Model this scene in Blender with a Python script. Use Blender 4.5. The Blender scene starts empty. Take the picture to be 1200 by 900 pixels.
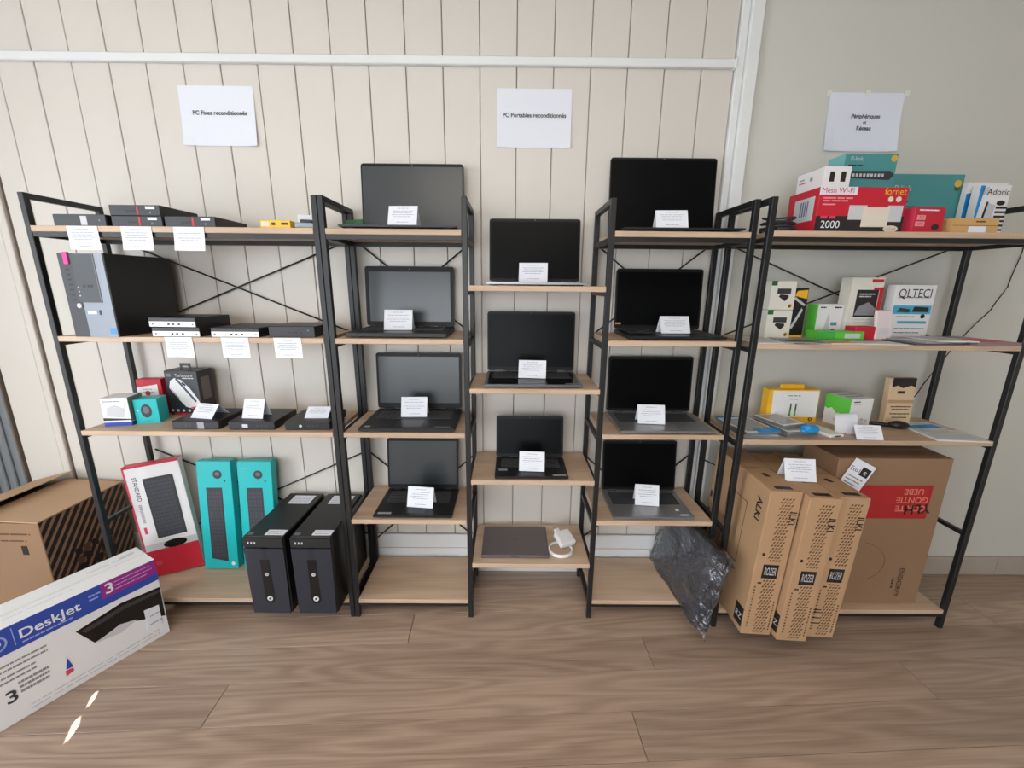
import bpy, bmesh, math, random
from mathutils import Matrix, Vector, Euler
random.seed(7)
PI = math.pi
R = math.radians
SC = bpy.context.scene
COL = SC.collection
# ------------------------------------------------------------------ camera
cd = bpy.data.cameras.new('camera'); cam = bpy.data.objects.new('camera', cd); COL.objects.link(cam)
cd.sensor_width = 36; cd.lens = 14.4534; cd.clip_start = .02
cam.matrix_world = Matrix(((0.99996041, -0.00784123, -0.00420569, 0.0),
                           (-0.00228145, 0.23091479, -0.97297130, -1.55),
                           (0.00860045, 0.97294238, 0.23088776, 1.4353), (0, 0, 0, 1)))
SC.camera = cam
# ------------------------------------------------------------------ world, sun, window light, exposure
w = bpy.data.worlds.new('world'); SC.world = w; w.use_nodes = True
w.node_tree.nodes['Background'].inputs[0].default_value = (.62, .75, 1, 1)
w.node_tree.nodes['Background'].inputs[1].default_value = 1.0
SC.view_settings.view_transform = 'Standard'; SC.view_settings.look = 'None'
SC.view_settings.exposure = 0.0; SC.view_settings.gamma = 1.0; SC.view_settings.use_curve_mapping = False
def area(name, loc, aim, sx, sy, power, col):
    l = bpy.data.lights.new(name, 'AREA'); l.shape = 'RECTANGLE'; l.size = sx; l.size_y = sy
    l.energy = power; l.color = col
    o = bpy.data.objects.new(name, l); COL.objects.link(o); o.location = loc
    o.rotation_euler = (Vector(aim) - Vector(loc)).to_track_quat('-Z', 'Y').to_euler()
    return o
area('window_daylight_side', (-2.93, -1.65, 1.1), (0, -1.3, 1.0), 2.0, 1.9, 80, (.86, .93, 1.0))
area('window_daylight_front', (-1.1, -4.42, 1.2), (-1.1, 0, .7), 3.2, 1.9, 112, (.88, .94, 1.0))
area('warm_overhead_fill', (.0, -1.9, 2.68), (.0, -1.9, 0), 1.6, .8, 24, (1, .88, .74))  # added warm fill from above for upper wall and floor, not a real lamp
sun = bpy.data.lights.new('sun', 'SUN'); sun.energy = 110; sun.angle = R(.12); sun.color = (1, .93, .8)
suno = bpy.data.objects.new('sun', sun); COL.objects.link(suno)
SUN_DIR = Vector((.5, .8, -.62)).normalized()            # travel direction of the light
suno.rotation_euler = SUN_DIR.to_track_quat('-Z', 'Y').to_euler(); suno.location = (-4, -2, 4)

# ------------------------------------------------------------------ materials
def lin(c):
    f = lambda v: v / 12.92 if v <= .04045 else ((v + .055) / 1.055) ** 2.4
    return tuple(f(x / 255) for x in c) + (1,)
MATS = {}
def mat(name, rgb, rough=.5, metal=0, noise=0, nscale=8, bump=0, bscale=60, spec=.5, trans=0, coat=0):
    if name in MATS: return MATS[name]
    m = bpy.data.materials.new(name); m.use_nodes = True; nt = m.node_tree; b = nt.nodes['Principled BSDF']
    b.inputs['Base Color'].default_value = lin(rgb); b.inputs['Roughness'].default_value = rough
    b.inputs['Metallic'].default_value = metal; b.inputs['Specular IOR Level'].default_value = spec
    if coat: b.inputs['Coat Weight'].default_value = coat
    if trans: b.inputs['Transmission Weight'].default_value = trans
    tc = nt.nodes.new('ShaderNodeTexCoord')
    if noise:
        n = nt.nodes.new('ShaderNodeTexNoise'); n.inputs['Scale'].default_value = nscale; n.inputs['Detail'].default_value = 4
        nt.links.new(tc.outputs['Object'], n.inputs['Vector'])
        mx = nt.nodes.new('ShaderNodeMix'); mx.data_type = 'RGBA'
        c = lin(rgb); mx.inputs[6].default_value = tuple(v * (1 - noise) for v in c[:3]) + (1,)
        mx.inputs[7].default_value = tuple(min(1, v * (1 + noise)) for v in c[:3]) + (1,)
        nt.links.new(n.outputs['Fac'], mx.inputs[0]); nt.links.new(mx.outputs[2], b.inputs['Base Color'])
    if bump:
        n2 = nt.nodes.new('ShaderNodeTexNoise'); n2.inputs['Scale'].default_value = bscale; n2.inputs['Detail'].default_value = 3
        nt.links.new(tc.outputs['Object'], n2.inputs['Vector'])
        bp = nt.nodes.new('ShaderNodeBump'); bp.inputs['Strength'].default_value = bump; bp.inputs['Distance'].default_value = .002
        nt.links.new(n2.outputs['Fac'], bp.inputs['Height']); nt.links.new(bp.outputs['Normal'], b.inputs['Normal'])
    MATS[name] = m
    return m
def wood(name, dark, light, sx, sy, rings, rough=.45, var=.12, fibre=.5, ring=.09):
    """long grain along local X, cathedral contours from a stretched noise"""
    m = bpy.data.materials.new(name); m.use_nodes = True; nt = m.node_tree; N = nt.nodes.new; L = nt.links.new
    b = nt.nodes['Principled BSDF']; b.inputs['Roughness'].default_value = rough
    tc = N('ShaderNodeTexCoord'); oi = N('ShaderNodeObjectInfo')
    off = N('ShaderNodeVectorMath'); off.operation = 'SCALE'; off.inputs[0].default_value = (37, 53, 11); L(oi.outputs['Random'], off.inputs['Scale'])
    sc = N('ShaderNodeMapping'); sc.inputs['Scale'].default_value = (sx, sy, sy); L(tc.outputs['Object'], sc.inputs['Vector'])
    ad = N('ShaderNodeVectorMath'); ad.operation = 'ADD'; L(sc.outputs['Vector'], ad.inputs[0]); L(off.outputs['Vector'], ad.inputs[1])
    n = N('ShaderNodeTexNoise'); n.inputs['Scale'].default_value = 1; n.inputs['Detail'].default_value = 1.5; n.inputs['Roughness'].default_value = .4
    L(ad.outputs['Vector'], n.inputs['Vector'])
    mu = N('ShaderNodeMath'); mu.operation = 'MULTIPLY'; mu.inputs[1].default_value = rings; L(n.outputs['Fac'], mu.inputs[0])
    si = N('ShaderNodeMath'); si.operation = 'SINE'; L(mu.outputs[0], si.inputs[0])
    s2 = N('ShaderNodeMapping'); s2.inputs['Scale'].default_value = (4, 160, 160); L(tc.outputs['Object'], s2.inputs['Vector'])
    n2 = N('ShaderNodeTexNoise'); n2.inputs['Scale'].default_value = 1; n2.inputs['Detail'].default_value = 4; L(s2.outputs['Vector'], n2.inputs['Vector'])
    n3 = N('ShaderNodeTexNoise'); n3.inputs['Scale'].default_value = .6; n3.inputs['Detail'].default_value = 2; L(ad.outputs['Vector'], n3.inputs['Vector'])
    a1 = N('ShaderNodeMath'); a1.operation = 'MULTIPLY_ADD'; a1.inputs[1].default_value = ring; a1.inputs[2].default_value = .0; L(si.outputs[0], a1.inputs[0])
    a2 = N('ShaderNodeMath'); a2.operation = 'MULTIPLY_ADD'; a2.inputs[1].default_value = fibre; L(n2.outputs['Fac'], a2.inputs[0]); L(a1.outputs[0], a2.inputs[2])
    a3 = N('ShaderNodeMath'); a3.operation = 'MULTIPLY_ADD'; a3.inputs[1].default_value = .55; L(n3.outputs['Fac'], a3.inputs[0]); L(a2.outputs[0], a3.inputs[2])
    mr = N('ShaderNodeMapRange'); mr.inputs['From Min'].default_value = .06 + fibre * .25; mr.inputs['From Max'].default_value = .5 + fibre * .75; L(a3.outputs[0], mr.inputs['Value'])
    cr = N('ShaderNodeMix'); cr.data_type = 'RGBA'; cr.inputs[6].default_value = lin(dark); cr.inputs[7].default_value = lin(light); L(mr.outputs['Result'], cr.inputs[0])
    hv = N('ShaderNodeHueSaturation'); L(cr.outputs[2], hv.inputs['Color'])
    vr = N('ShaderNodeMapRange'); vr.inputs['To Min'].default_value = 1 - var; vr.inputs['To Max'].default_value = 1 + var; L(oi.outputs['Random'], vr.inputs['Value'])
    L(vr.outputs['Result'], hv.inputs['Value']); L(hv.outputs['Color'], b.inputs['Base Color'])
    bp = N('ShaderNodeBump'); bp.inputs['Strength'].default_value = .12; bp.inputs['Distance'].default_value = .001; L(n2.outputs['Fac'], bp.inputs['Height']); L(bp.outputs['Normal'], b.inputs['Normal'])
    MATS[name] = m
    return m
FLOORW = wood('laminate_oak', (132, 109, 94), (191, 166, 147), .9, 10, 60, .38, .14, .5, .1)
OAK = wood('shelf_oak', (168, 141, 117), (216, 190, 164), 1.6, 9, 20, .5, .03, .5)
BOARD = mat('painted_boarding', (214, 208, 200), .5, noise=.03, nscale=3, bump=.15, bscale=25)
GROOVE = mat('groove_backing', (172, 162, 150), .9)
PLASTER = mat('plaster', (207, 206, 198), .75, noise=.03, nscale=2, bump=.25, bscale=90)
WHITEP = mat('white_gloss_paint', (228, 230, 230), .35)
CEIL = mat('ceiling_paint', (226, 223, 216), .8)
BLACKM = mat('black_powder_coat', (26, 27, 29), .42, bump=.1, bscale=300)
TILE = mat('skirting_tile', (176, 166, 156), .4, noise=.1, nscale=9)
GROUT = mat('grout', (120, 112, 104), .9)
GREYD = mat('grey_metal', (136, 141, 145), .4, metal=.3)
PAPER = mat('paper', (228, 231, 240), .7)
PAPERB = mat('paper_cool', (224, 228, 240), .7)
INK = mat('ink_grey', (150, 155, 165), .8)
INKD = mat('ink_dark', (45, 45, 52), .7)
BLK = mat('black_plastic', (24, 24, 26), .45)
BLKG = mat('black_gloss', (14, 14, 16), .18)
DKG = mat('dark_grey_plastic', (52, 54, 58), .5)
MIDG = mat('grey_plastic', (104, 108, 114), .45)
SILV = mat('silver_aluminium', (150, 151, 154), .35, metal=.6)
SGREY = mat('space_grey', (104, 98, 100), .45, metal=.3)
SCRM = mat('matte_screen', (44, 50, 55), .3, spec=.7)
SCRG = mat('glossy_screen', (9, 10, 12), .3, spec=.1)
WHITE = mat('white_plastic', (232, 232, 234), .4)
RED = mat('red_print', (196, 30, 52), .45)
REDP = mat('pinkred_print', (214, 62, 92), .45)
TEAL = mat('teal_print', (20, 186, 190), .4)
TEALD = mat('teal_dark_print', (74, 146, 148), .45)
TEALL = mat('teal_light_print', (112, 178, 180), .45)
BLUE = mat('blue_print', (44, 74, 168), .4)
BLUEB = mat('bright_blue', (24, 140, 210), .45)
PURP = mat('purple_print', (146, 40, 138), .4)
YEL = mat('yellow_print', (240, 186, 40), .45)
GRN = mat('green_print', (92, 196, 66), .45)
GRND = mat('dark_green', (44, 96, 58), .5)
KRAFT = mat('kraft_card', (180, 145, 110), .75, noise=.06, nscale=6, bump=.1, bscale=200)
KRAFTL = mat('kraft_light', (214, 188, 154), .75)
CARD = mat('cardboard', (146, 115, 88), .8, noise=.07, nscale=5, bump=.12, bscale=200)  # darkened: shade on the striped carton's front is put into the base colour
CARD_LIT = mat('cardboard_lit_top', (188, 156, 124), .8, noise=.05, nscale=6)  # lighter copy for the flaps, brightness of the lit top put into the colour
BROWN = mat('brown_print', (96, 68, 46), .7)
TAN = mat('tan_card', (206, 164, 104), .7)
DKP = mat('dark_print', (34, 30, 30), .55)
LGREY = mat('light_grey_print', (200, 202, 206), .5)
GREY = mat('grey_print', (140, 142, 146), .5)
CREAM = mat('cream_print', (222, 212, 196), .6)
GOLD = mat('gold_seal', (214, 170, 60), .4)
ORANGE = mat('orange_sticker', (210, 140, 60), .5)
BLUEST = mat('blue_sticker', (52, 140, 214), .4)
PINKST = mat('pink_sticker', (226, 60, 150), .5)
FILM = mat('clear_film', (225, 235, 245), .12, trans=.0)
def film_material():
    m = bpy.data.materials.new('crinkled_clear_film'); m.use_nodes = True; nt = m.node_tree
    nt.nodes.clear(); N = nt.nodes.new; L = nt.links.new
    out = N('ShaderNodeOutputMaterial'); mx = N('ShaderNodeMixShader'); t = N('ShaderNodeBsdfTransparent'); g = N('ShaderNodeBsdfGlossy')
    t.inputs[0].default_value = (.93, .95, .98, 1); g.inputs['Roughness'].default_value = .16; g.inputs['Color'].default_value = (.9, .94, 1, 1)
    fr = N('ShaderNodeFresnel'); fr.inputs['IOR'].default_value = 1.6
    ad = N('ShaderNodeMath'); ad.operation = 'ADD'; ad.inputs[1].default_value = .1; L(fr.outputs[0], ad.inputs[0])
    tc = N('ShaderNodeTexCoord'); mp = N('ShaderNodeMapping'); mp.inputs['Scale'].default_value = (14, 5, 9); L(tc.outputs['Object'], mp.inputs[0])
    n = N('ShaderNodeTexNoise'); n.inputs['Scale'].default_value = 2.2; n.inputs['Detail'].default_value = 4; L(mp.outputs[0], n.inputs['Vector'])
    b = N('ShaderNodeBump'); b.inputs['Strength'].default_value = 1; b.inputs['Distance'].default_value = .04; L(n.outputs['Fac'], b.inputs['Height'])
    L(b.outputs[0], g.inputs['Normal']); L(b.outputs[0], fr.inputs['Normal'])
    L(ad.outputs[0], mx.inputs[0]); L(t.outputs[0], mx.inputs[1]); L(g.outputs[0], mx.inputs[2]); L(mx.outputs[0], out.inputs[0])
    return m
CLEAR = film_material()

# ------------------------------------------------------------------ helpers
def link(name, me, m, parent=None, loc=None, rot=None):
    o = bpy.data.objects.new(name, me); COL.objects.link(o)
    if m is not None and me is not None and not me.materials: me.materials.append(m)
    if parent: o.parent = parent
    if loc is not None: o.location = loc
    if rot is not None: o.rotation_euler = rot
    return o
def tag(o, label, cat, group=None):
    o['label'] = label; o['category'] = cat
    if group: o['group'] = group
    return o
def thing(name, label, cat, loc=(0, 0, 0), rot=(0, 0, 0), group=None):
    o = bpy.data.objects.new(name, None); COL.objects.link(o); o.empty_display_size = .05
    o.location = loc; o.rotation_euler = rot
    return tag(o, label, cat, group)
def stuff(o): o['kind'] = 'stuff'; return o
def struct(o): o['kind'] = 'structure'; return o
def bmesh_to(bm, name):
    me = bpy.data.meshes.new(name); bm.normal_update(); bm.to_mesh(me); bm.free(); return me
def bx(bm, x0, x1, y0, y1, z0, z1, M=None):
    vs = [bm.verts.new(Vector(p)) for p in ((x0, y0, z0), (x1, y0, z0), (x1, y1, z0), (x0, y1, z0), (x0, y0, z1), (x1, y0, z1), (x1, y1, z1), (x0, y1, z1))]
    if M is not None:
        for v in vs: v.co = M @ v.co
    fs = [bm.faces.new([vs[i] for i in f]) for f in ((0, 3, 2, 1), (4, 5, 6, 7), (0, 1, 5, 4), (1, 2, 6, 5), (2, 3, 7, 6), (3, 0, 4, 7))]
    return vs, fs
def box(name, x0, x1, y0, y1, z0, z1, m, parent=None, bev=0, seg=1, M=None):
    bm = bmesh.new(); bx(bm, x0, x1, y0, y1, z0, z1, M)
    if bev: bmesh.ops.bevel(bm, geom=bm.edges[:], offset=bev, segments=seg, affect='EDGES', profile=.5)
    return link(name, bmesh_to(bm, name), m, parent)
def boxes(name, lst, m, parent=None):
    bm = bmesh.new()
    for b in lst: bx(bm, *b)
    return link(name, bmesh_to(bm, name), m, parent)
def prism(bm, pts, n, t):
    """polygon pts (Vectors, CCW seen from +n) extruded by t along n"""
    a = [bm.verts.new(p) for p in pts]; b = [bm.verts.new(p + n * t) for p in pts]; k = len(pts)
    bm.faces.new(a[::-1]); bm.faces.new(b)
    for i in range(k): bm.faces.new((a[i], a[(i + 1) % k], b[(i + 1) % k], b[i]))
def tube(name, pts, r, m, parent=None, sides=8, closed=False):
    bm = bmesh.new(); pts = [Vector(p) for p in pts]; rings = []; n = len(pts)
    for i, p in enumerate(pts):
        a = pts[i - 1] if (i > 0 or closed) else p; b = pts[(i + 1) % n] if (i < n - 1 or closed) else p
        d = (b - a).normalized(); up = Vector((0, 0, 1)) if abs(d.z) < .95 else Vector((1, 0, 0))
        s = d.cross(up).normalized(); t = s.cross(d)
        rings.append([bm.verts.new(p + (s * math.cos(2 * PI * k / sides) + t * math.sin(2 * PI * k / sides)) * r) for k in range(sides)])
    for i in range(n if closed else n - 1):
        A, B = rings[i], rings[(i + 1) % n]
        for k in range(sides): bm.faces.new((A[k], A[(k + 1) % sides], B[(k + 1) % sides], B[k]))
    if not closed: bm.faces.new(rings[0][::-1]); bm.faces.new(rings[-1])
    bmesh.ops.recalc_face_normals(bm, faces=bm.faces[:])
    for f in bm.faces: f.smooth = True
    return link(name, bmesh_to(bm, name), m, parent)
def thicken(bm, off):
    """give an open sheet a second side moved by off, with closed edges"""
    r = bmesh.ops.extrude_face_region(bm, geom=bm.faces[:])
    for v in r['geom']:
        if isinstance(v, bmesh.types.BMVert): v.co += off
    bmesh.ops.recalc_face_normals(bm, faces=bm.faces[:])
def text_mesh(s, align='CENTER', bold=0):
    c = bpy.data.curves.new('lettering', 'FONT'); c.body = s; c.size = 1; c.offset = bold; c.align_x = align; c.align_y = 'CENTER'
    o = bpy.data.objects.new('lettering', c); COL.objects.link(o)
    dg = bpy.context.evaluated_depsgraph_get(); me = bpy.data.meshes.new_from_object(o.evaluated_get(dg))
    bpy.data.objects.remove(o); bpy.data.curves.remove(c)
    return me
class Face:
    """a flat face of a box: origin, u, v, n in the parent's local space, size in metres"""
    def __init__(s, o, u, v, su, sv):
        s.o, s.u, s.v = Vector(o), Vector(u).normalized(), Vector(v).normalized(); s.n = s.u.cross(s.v); s.su, s.sv = su, sv
    def p(s, a, b): return s.o + s.u * a * s.su + s.v * b * s.sv
def poly(parent, F, pts, m, name='printed_panel', t=.0008):
    bm = bmesh.new(); prism(bm, [F.p(*q) for q in pts], F.n, t)
    bmesh.ops.recalc_face_normals(bm, faces=bm.faces[:])
    return link(name, bmesh_to(bm, name), m, parent)
def rect(parent, F, u0, v0, u1, v1, m, name='printed_panel', t=.0008):
    return poly(parent, F, [(u0, v0), (u1, v0), (u1, v1), (u0, v1)], m, name, t)
def disc(parent, F, u, v, r, m, name='printed_dot', t=.0012, n=14, sx=1, sy=1, inner=0):
    k = [(u + math.cos(2 * PI * i / n) * r * sx / F.su, v + math.sin(2 * PI * i / n) * r * sy / F.sv) for i in range(n)]
    return poly(parent, F, k, m, name, t)
def lines(parent, F, rows, m, name='printed_text', t=.0011, h=.012):
    """rows: (u0, u1, v) short dashes that stand for words too small to read"""
    bm = bmesh.new()
    for u0, u1, v in rows:
        u = u0
        while u < u1 - .005:
            e = min(u1, u + random.uniform(.05, .16)); prism(bm, [F.p(u, v), F.p(e, v), F.p(e, v + h), F.p(u, v + h)], F.n, t); u = e + .018
    bmesh.ops.recalc_face_normals(bm, faces=bm.faces[:])
    return stuff(link(name, bmesh_to(bm, name), m, parent))
def text(parent, F, s, u, v, size, m, name='lettering', rot=0, t=.0014, sx=1, align='CENTER', bold=0):
    me = text_mesh(s, align, bold); bm = bmesh.new(); bm.from_mesh(me); bpy.data.meshes.remove(me)
    c, sn = math.cos(rot), math.sin(rot); o = F.p(u, v) + F.n * t
    for q in bm.verts:
        x, y = q.co.x * size * sx, q.co.y * size
        q.co = o + F.u * (x * c - y * sn) + F.v * (x * sn + y * c)
    me = bpy.data.meshes.new(name); bm.to_mesh(me); bm.free()
    return link(name, me, m, parent)
class Carton:
    """box-shaped thing: root Empty at the base centre, body mesh, faces for print"""
    def __init__(s, name, label, cat, fl, z, w, d, h, m, rot=0, bev=.0015, group=None, rx=0, ry=0, body='body'):
        c, sn = math.cos(rot), math.sin(rot)
        x = fl[0] + c * w / 2 - sn * d / 2; y = fl[1] + sn * w / 2 + c * d / 2
        s.T = thing(name, label, cat, (x, y, z), (rx, ry, rot), group); s.w, s.d, s.h = w, d, h
        s.body = box(body, -w / 2, w / 2, -d / 2, d / 2, 0, h, m, s.T, bev)
        s.front = Face((-w / 2, -d / 2, 0), (1, 0, 0), (0, 0, 1), w, h)
        s.right = Face((w / 2, -d / 2, 0), (0, 1, 0), (0, 0, 1), d, h)
        s.left = Face((-w / 2, d / 2, 0), (0, -1, 0), (0, 0, 1), d, h)
        s.top = Face((-w / 2, -d / 2, h), (1, 0, 0), (0, 1, 0), w, d)

# ------------------------------------------------------------------ the room
WY = .31                       # face of the boarding
H_ROOM = 2.75
wall_back = struct(box('wall_back', -3.0, 3.3, WY + .012, WY + .15, 0, H_ROOM, GROOVE))
edges = [-2.121] + [-2.0205 + .1455 * k for k in range(20)]; edges = [e for e in edges if e < .80] + [.872]
for i in range(len(edges) - 1):
    a, b = edges[i], edges[i + 1]
    o = box('plank', a + .0016, b - .0016, WY + random.uniform(-.0008, .0008), WY + .014, .212, H_ROOM, BOARD, wall_back, .002)
    o.location = (0, 0, 0)
# boarded skirting: two horizontal boards
sk = struct(box('baseboard_back', -2.112, .872, WY - .002, WY + .014, 0, .21, GROOVE))
box('plank', -2.112, .872, WY - .012, WY, 0, .1335, WHITEP, sk, .002)
box('plank', -2.112, .872, WY - .012, WY, .1365, .211, WHITEP, sk, .002)
# trunking along the boarding with its end cap
tr = struct(box('trim_1', -3.0, .868, WY - .022, WY, 2.272, 2.302, WHITEP, None, .003))
box('end_cap', .862, .874, WY - .025, WY, 2.269, 2.305, WHITEP, tr, .003)
# plaster part of the wall and the casing between the two
pl = struct(box('wall_right_plaster', .95, 3.3, WY - .006, WY + .02, 0, H_ROOM, PLASTER))
struct(box('trim_2', .874, .903, WY - .014, WY + .014, 0, H_ROOM, WHITEP, None, .003))
struct(box('trim_3', .904, .952, WY - .028, WY + .014, 0, H_ROOM, WHITEP, None, .003))
br = struct(box('baseboard_right', .953, 3.3, WY - .012, WY - .004, 0, .1, GROUT))
x = .953
for e in (1.62, 2.07, 2.517, 2.967, 3.3):
    box('tile', x + .001, e - .001, WY - .017, WY - .010, 0, .101, TILE, br, .0012); x = e
# painted doorway panel and grey ribbed door at the far left
d1 = struct(box('door_1', -3.0, -2.345, WY - .004, WY + .013, 0, 2.2, GREYD))
for k in range(13):
    box('rib', -2.372 - k * .05, -2.352 - k * .05, WY - .016, WY - .002, .02, 2.18, GREYD, d1, .004)
struct(box('trim_4', -2.345, -2.338, WY - .02, WY + .013, 0, 2.21, mat('brown_seal', (92, 78, 66), .7)))
struct(box('trim_5', -2.336, -2.166, WY - .008, WY + .013, 0, H_ROOM, BOARD, None, .002))
struct(box('trim_6', -2.162, -2.131, WY - .012, WY + .013, 0, H_ROOM, BOARD, None, .003))
struct(box('trim_7', -2.13, -2.122, WY + .002, WY + .013, 0, H_ROOM, mat('brown_seal', (92, 78, 66), .7)))
# floor: every laminate board its own piece
floor = struct(box('floor', -3.1, 3.4, -4.6, .4, -.04, -.0085, GROUT))
ang = math.atan(.043); ca, sa = math.cos(ang), math.sin(ang)
PWID, PLEN = .156, 2.58
JO = {0: -.42, 1: .557, 2: -1.04, 3: .413, -1: .9, 4: -.7, 5: 1.2}
def clipx(poly_, lim, sgn):
    out = []
    for i in range(len(poly_)):
        a, b = poly_[i], poly_[(i + 1) % len(poly_)]; ia, ib = sgn * a[0] <= sgn * lim, sgn * b[0] <= sgn * lim
        if ia: out.append(a)
        if ia != ib:
            t = (lim - a[0]) / (b[0] - a[0]); out.append((lim, a[1] + t * (b[1] - a[1])))
    return out
def clipy(p, lim, sgn): return [(a[1], a[0]) for a in clipx([(q[1], q[0]) for q in p], lim, sgn)]
for r in range(-3, 31):
    v1 = .028 - r * PWID; v0 = v1 - PWID
    j = JO.get(r, random.uniform(-1.2, 1.2)); xs = [j + k * PLEN for k in range(-3, 4)]
    for k in range(len(xs) - 1):
        a, b = xs[k], xs[k + 1]
        q = [(X_ * ca - Y_ * sa, X_ * sa + Y_ * ca) for X_, Y_ in ((a + .0009, v0 + .0009), (b - .0009, v0 + .0009), (b - .0009, v1 - .0009), (a + .0009, v1 - .0009))]
        q = clipx(q, -3.0, -1); q = clipx(q, 3.3, 1) if q else q
        q = clipy(q, -4.5, -1) if q else q; q = clipy(q, WY + .01, 1) if q else q
        if len(q) < 3: continue
        cx, cy = (a + b) / 2 * ca - (v0 + v1) / 2 * sa, (a + b) / 2 * sa + (v0 + v1) / 2 * ca
        bm = bmesh.new(); M = Matrix.Rotation(-ang, 3, 'Z')
        prism(bm, [M @ Vector((p[0] - cx, p[1] - cy, -.0085)) for p in q], Vector((0, 0, 1)), .0085)
        bmesh.ops.bevel(bm, geom=[e for e in bm.edges if all(vv.co.z > -.001 for vv in e.verts)], offset=.0008, segments=1, affect='EDGES')
        link('plank', bmesh_to(bm, 'plank'), FLOORW, floor, (cx, cy, 0), (0, 0, ang))
struct(box('ceiling', -3.1, 3.4, -4.6, .45, H_ROOM, H_ROOM + .1, CEIL))
struct(box('wall_right', 3.3, 3.4, -4.6, .45, 0, H_ROOM, PLASTER))
# side wall with a drawn-blind window and two unseen slits added to shape the sun patches, front wall with a shop window
def on_wall(x, y):                                # where the sunbeam that lands on the floor at (x, y) crosses the side wall
    t = (-3.0 - x) / SUN_DIR.x; return Vector((-3.0, y + SUN_DIR.y * t, SUN_DIR.z * t))
slits = [[on_wall(*p) for p in q] for q in ([(-1.488, -.345), (-1.478, -.385), (-1.452, -.43), (-1.464, -.385)], [(-1.458, -.44), (-1.449, -.475), (-1.408, -.545), (-1.426, -.48)])]
bm = bmesh.new(); loops = [[Vector((-3.0, y, z)) for y, z in ((-4.6, 0), (.45, 0), (.45, H_ROOM), (-4.6, H_ROOM))]] + slits
es = []
for lp in loops:
    vs = [bm.verts.new(p) for p in lp]; es += [bm.edges.new((vs[i], vs[(i + 1) % len(vs)])) for i in range(len(vs))]
bmesh.ops.triangle_fill(bm, edges=es, use_beauty=True, normal=(1, 0, 0))
bmesh.ops.solidify(bm, geom=bm.faces[:], thickness=.004)
struct(link('wall_left', bmesh_to(bm, 'wall_left'), PLASTER))
struct(box('wall_front', -3.1, 3.4, -4.6, -4.5, 0, H_ROOM, mat('front_wall_paint', (128, 122, 116), .7)))
def window(name, F):
    w_ = struct(rect(None, F, 0, 0, 1, 1, mat('drawn_blind', (225, 228, 230), .8), name, .02))
    for a in ((0, 0, 1, .03), (0, .97, 1, 1), (0, 0, .03, 1), (.97, 0, 1, 1), (.49, 0, .51, 1)): rect(w_, F, *a, WHITEP, 'window_frame', .05)
window('window_1', Face((-3.0, -2.7, .15), (0, 1, 0), (0, 0, 1), 2.1, 2.0))
window('window_2', Face((.6, -4.5, .2), (-1, 0, 0), (0, 0, 1), 3.4, 2.0))

# ------------------------------------------------------------------ shelving
Z1, Z2, Z3, Z4, Z5 = 1.63, 1.24, .867, .484, .095
HP = 1.7395; PB = .01
def rod(T, a, b, name='brace_rod', r=.004): return tube(name, [a, b], r, BLACKM, T, 6)
def side_frame(T, x, y0, y1, levels):
    for y in (y0, y1): box('post', x - PB, x + PB, y - PB, y + PB, 0, HP, BLACKM, T, .0015)
    box('top_rail', x - PB, x + PB, y0 + PB, y1 - PB, HP - .02, HP - .0005, BLACKM, T, .001)
    for z in levels: box('side_rail', x - .008, x + .008, y0 + PB, y1 - PB, z - .036, z - .0205, BLACKM, T)
def bay(T, x0, x1, y0, y1, tiers, railed, side=None):
    for z in tiers:
        box('shelf_board', x0 + PB + .0005, x1 - PB - .0005, y0 - .012, y1 + .012, z - .02, z, OAK, T, .0012)
        if z in railed:
            for y in (y0, y1): box('cross_rail', x0 + PB, x1 - PB, y - .008, y + .008, z - .0365, z - .0202, BLACKM, T)
def xbrace(T, x0, x1, y, za, zb):
    rod(T, (x0, y + .0, za), (x1, y + .0, zb), r=.0035); rod(T, (x1, y - .0065, za), (x0, y - .0065, zb), r=.0035)
YF, YB = 0, .27
T = thing('shelving_unit', 'black steel and oak shelving unit holding mini PCs and desktop towers', 'shelf')
T['group'] = 'wide four board shelving units'
LX0, LX1 = -1.703, -.690
for x in (LX0, LX1): side_frame(T, x, YF, YB, (Z1, Z2, Z3, Z4, Z5))
bay(T, LX0, LX1, YF, YB, (Z1, Z2, Z3, Z5), (Z1, Z5))
xbrace(T, LX0, LX1, YB + .033, Z1 - .01, Z2 - .02); xbrace(T, LX0, LX1, YB + .033, .66, .20)
T = thing('shelving_unit', 'black steel and oak shelving unit crowded with small cartons, brochures and packs', 'shelf')
T['group'] = 'wide four board shelving units'
RX0, RX1, RYF, RYB = .893, 1.884, -.046, .224
for x in (RX0, RX1): side_frame(T, x, RYF, RYB, (Z1, Z2, Z3, Z4, Z5))
bay(T, RX0, RX1, RYF, RYB, (Z1, Z2, Z3, Z5), (Z1, Z5))
xbrace(T, RX0, RX1, RYB + .033, Z1 - .01, Z2 - .02)
xbrace(T, RX0, RX1, RYB + .02, .66, .20)
T = thing('triple_bookcase', 'three-bay bookcase with staggered oak boards displaying open laptops', 'bookcase')
A0, A1, B0, B1 = -.6685, -.167, .357, .861
CZ = (1.438, 1.051, .668, .279)
for x in (A0, A1, B0, B1): side_frame(T, x, YF, YB, (Z1, Z2, Z3, Z4, Z5) + (CZ if x in (A1, B0) else ()))
bay(T, A0, A1, YF, YB, (Z1, Z2, Z3, Z4, Z5), (Z1, Z5)); bay(T, B0, B1, YF, YB, (Z1, Z2, Z3, Z4, Z5), (Z1, Z5))
bay(T, A1, B0, YF - .003, YB, CZ, ())
for x0, x1 in ((A0, A1), (B0, B1)):
    xbrace(T, x0, x1, YB + .033, Z1 - .01, Z2 - .02); xbrace(T, x0, x1, YB + .033, .65, .19)

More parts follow.
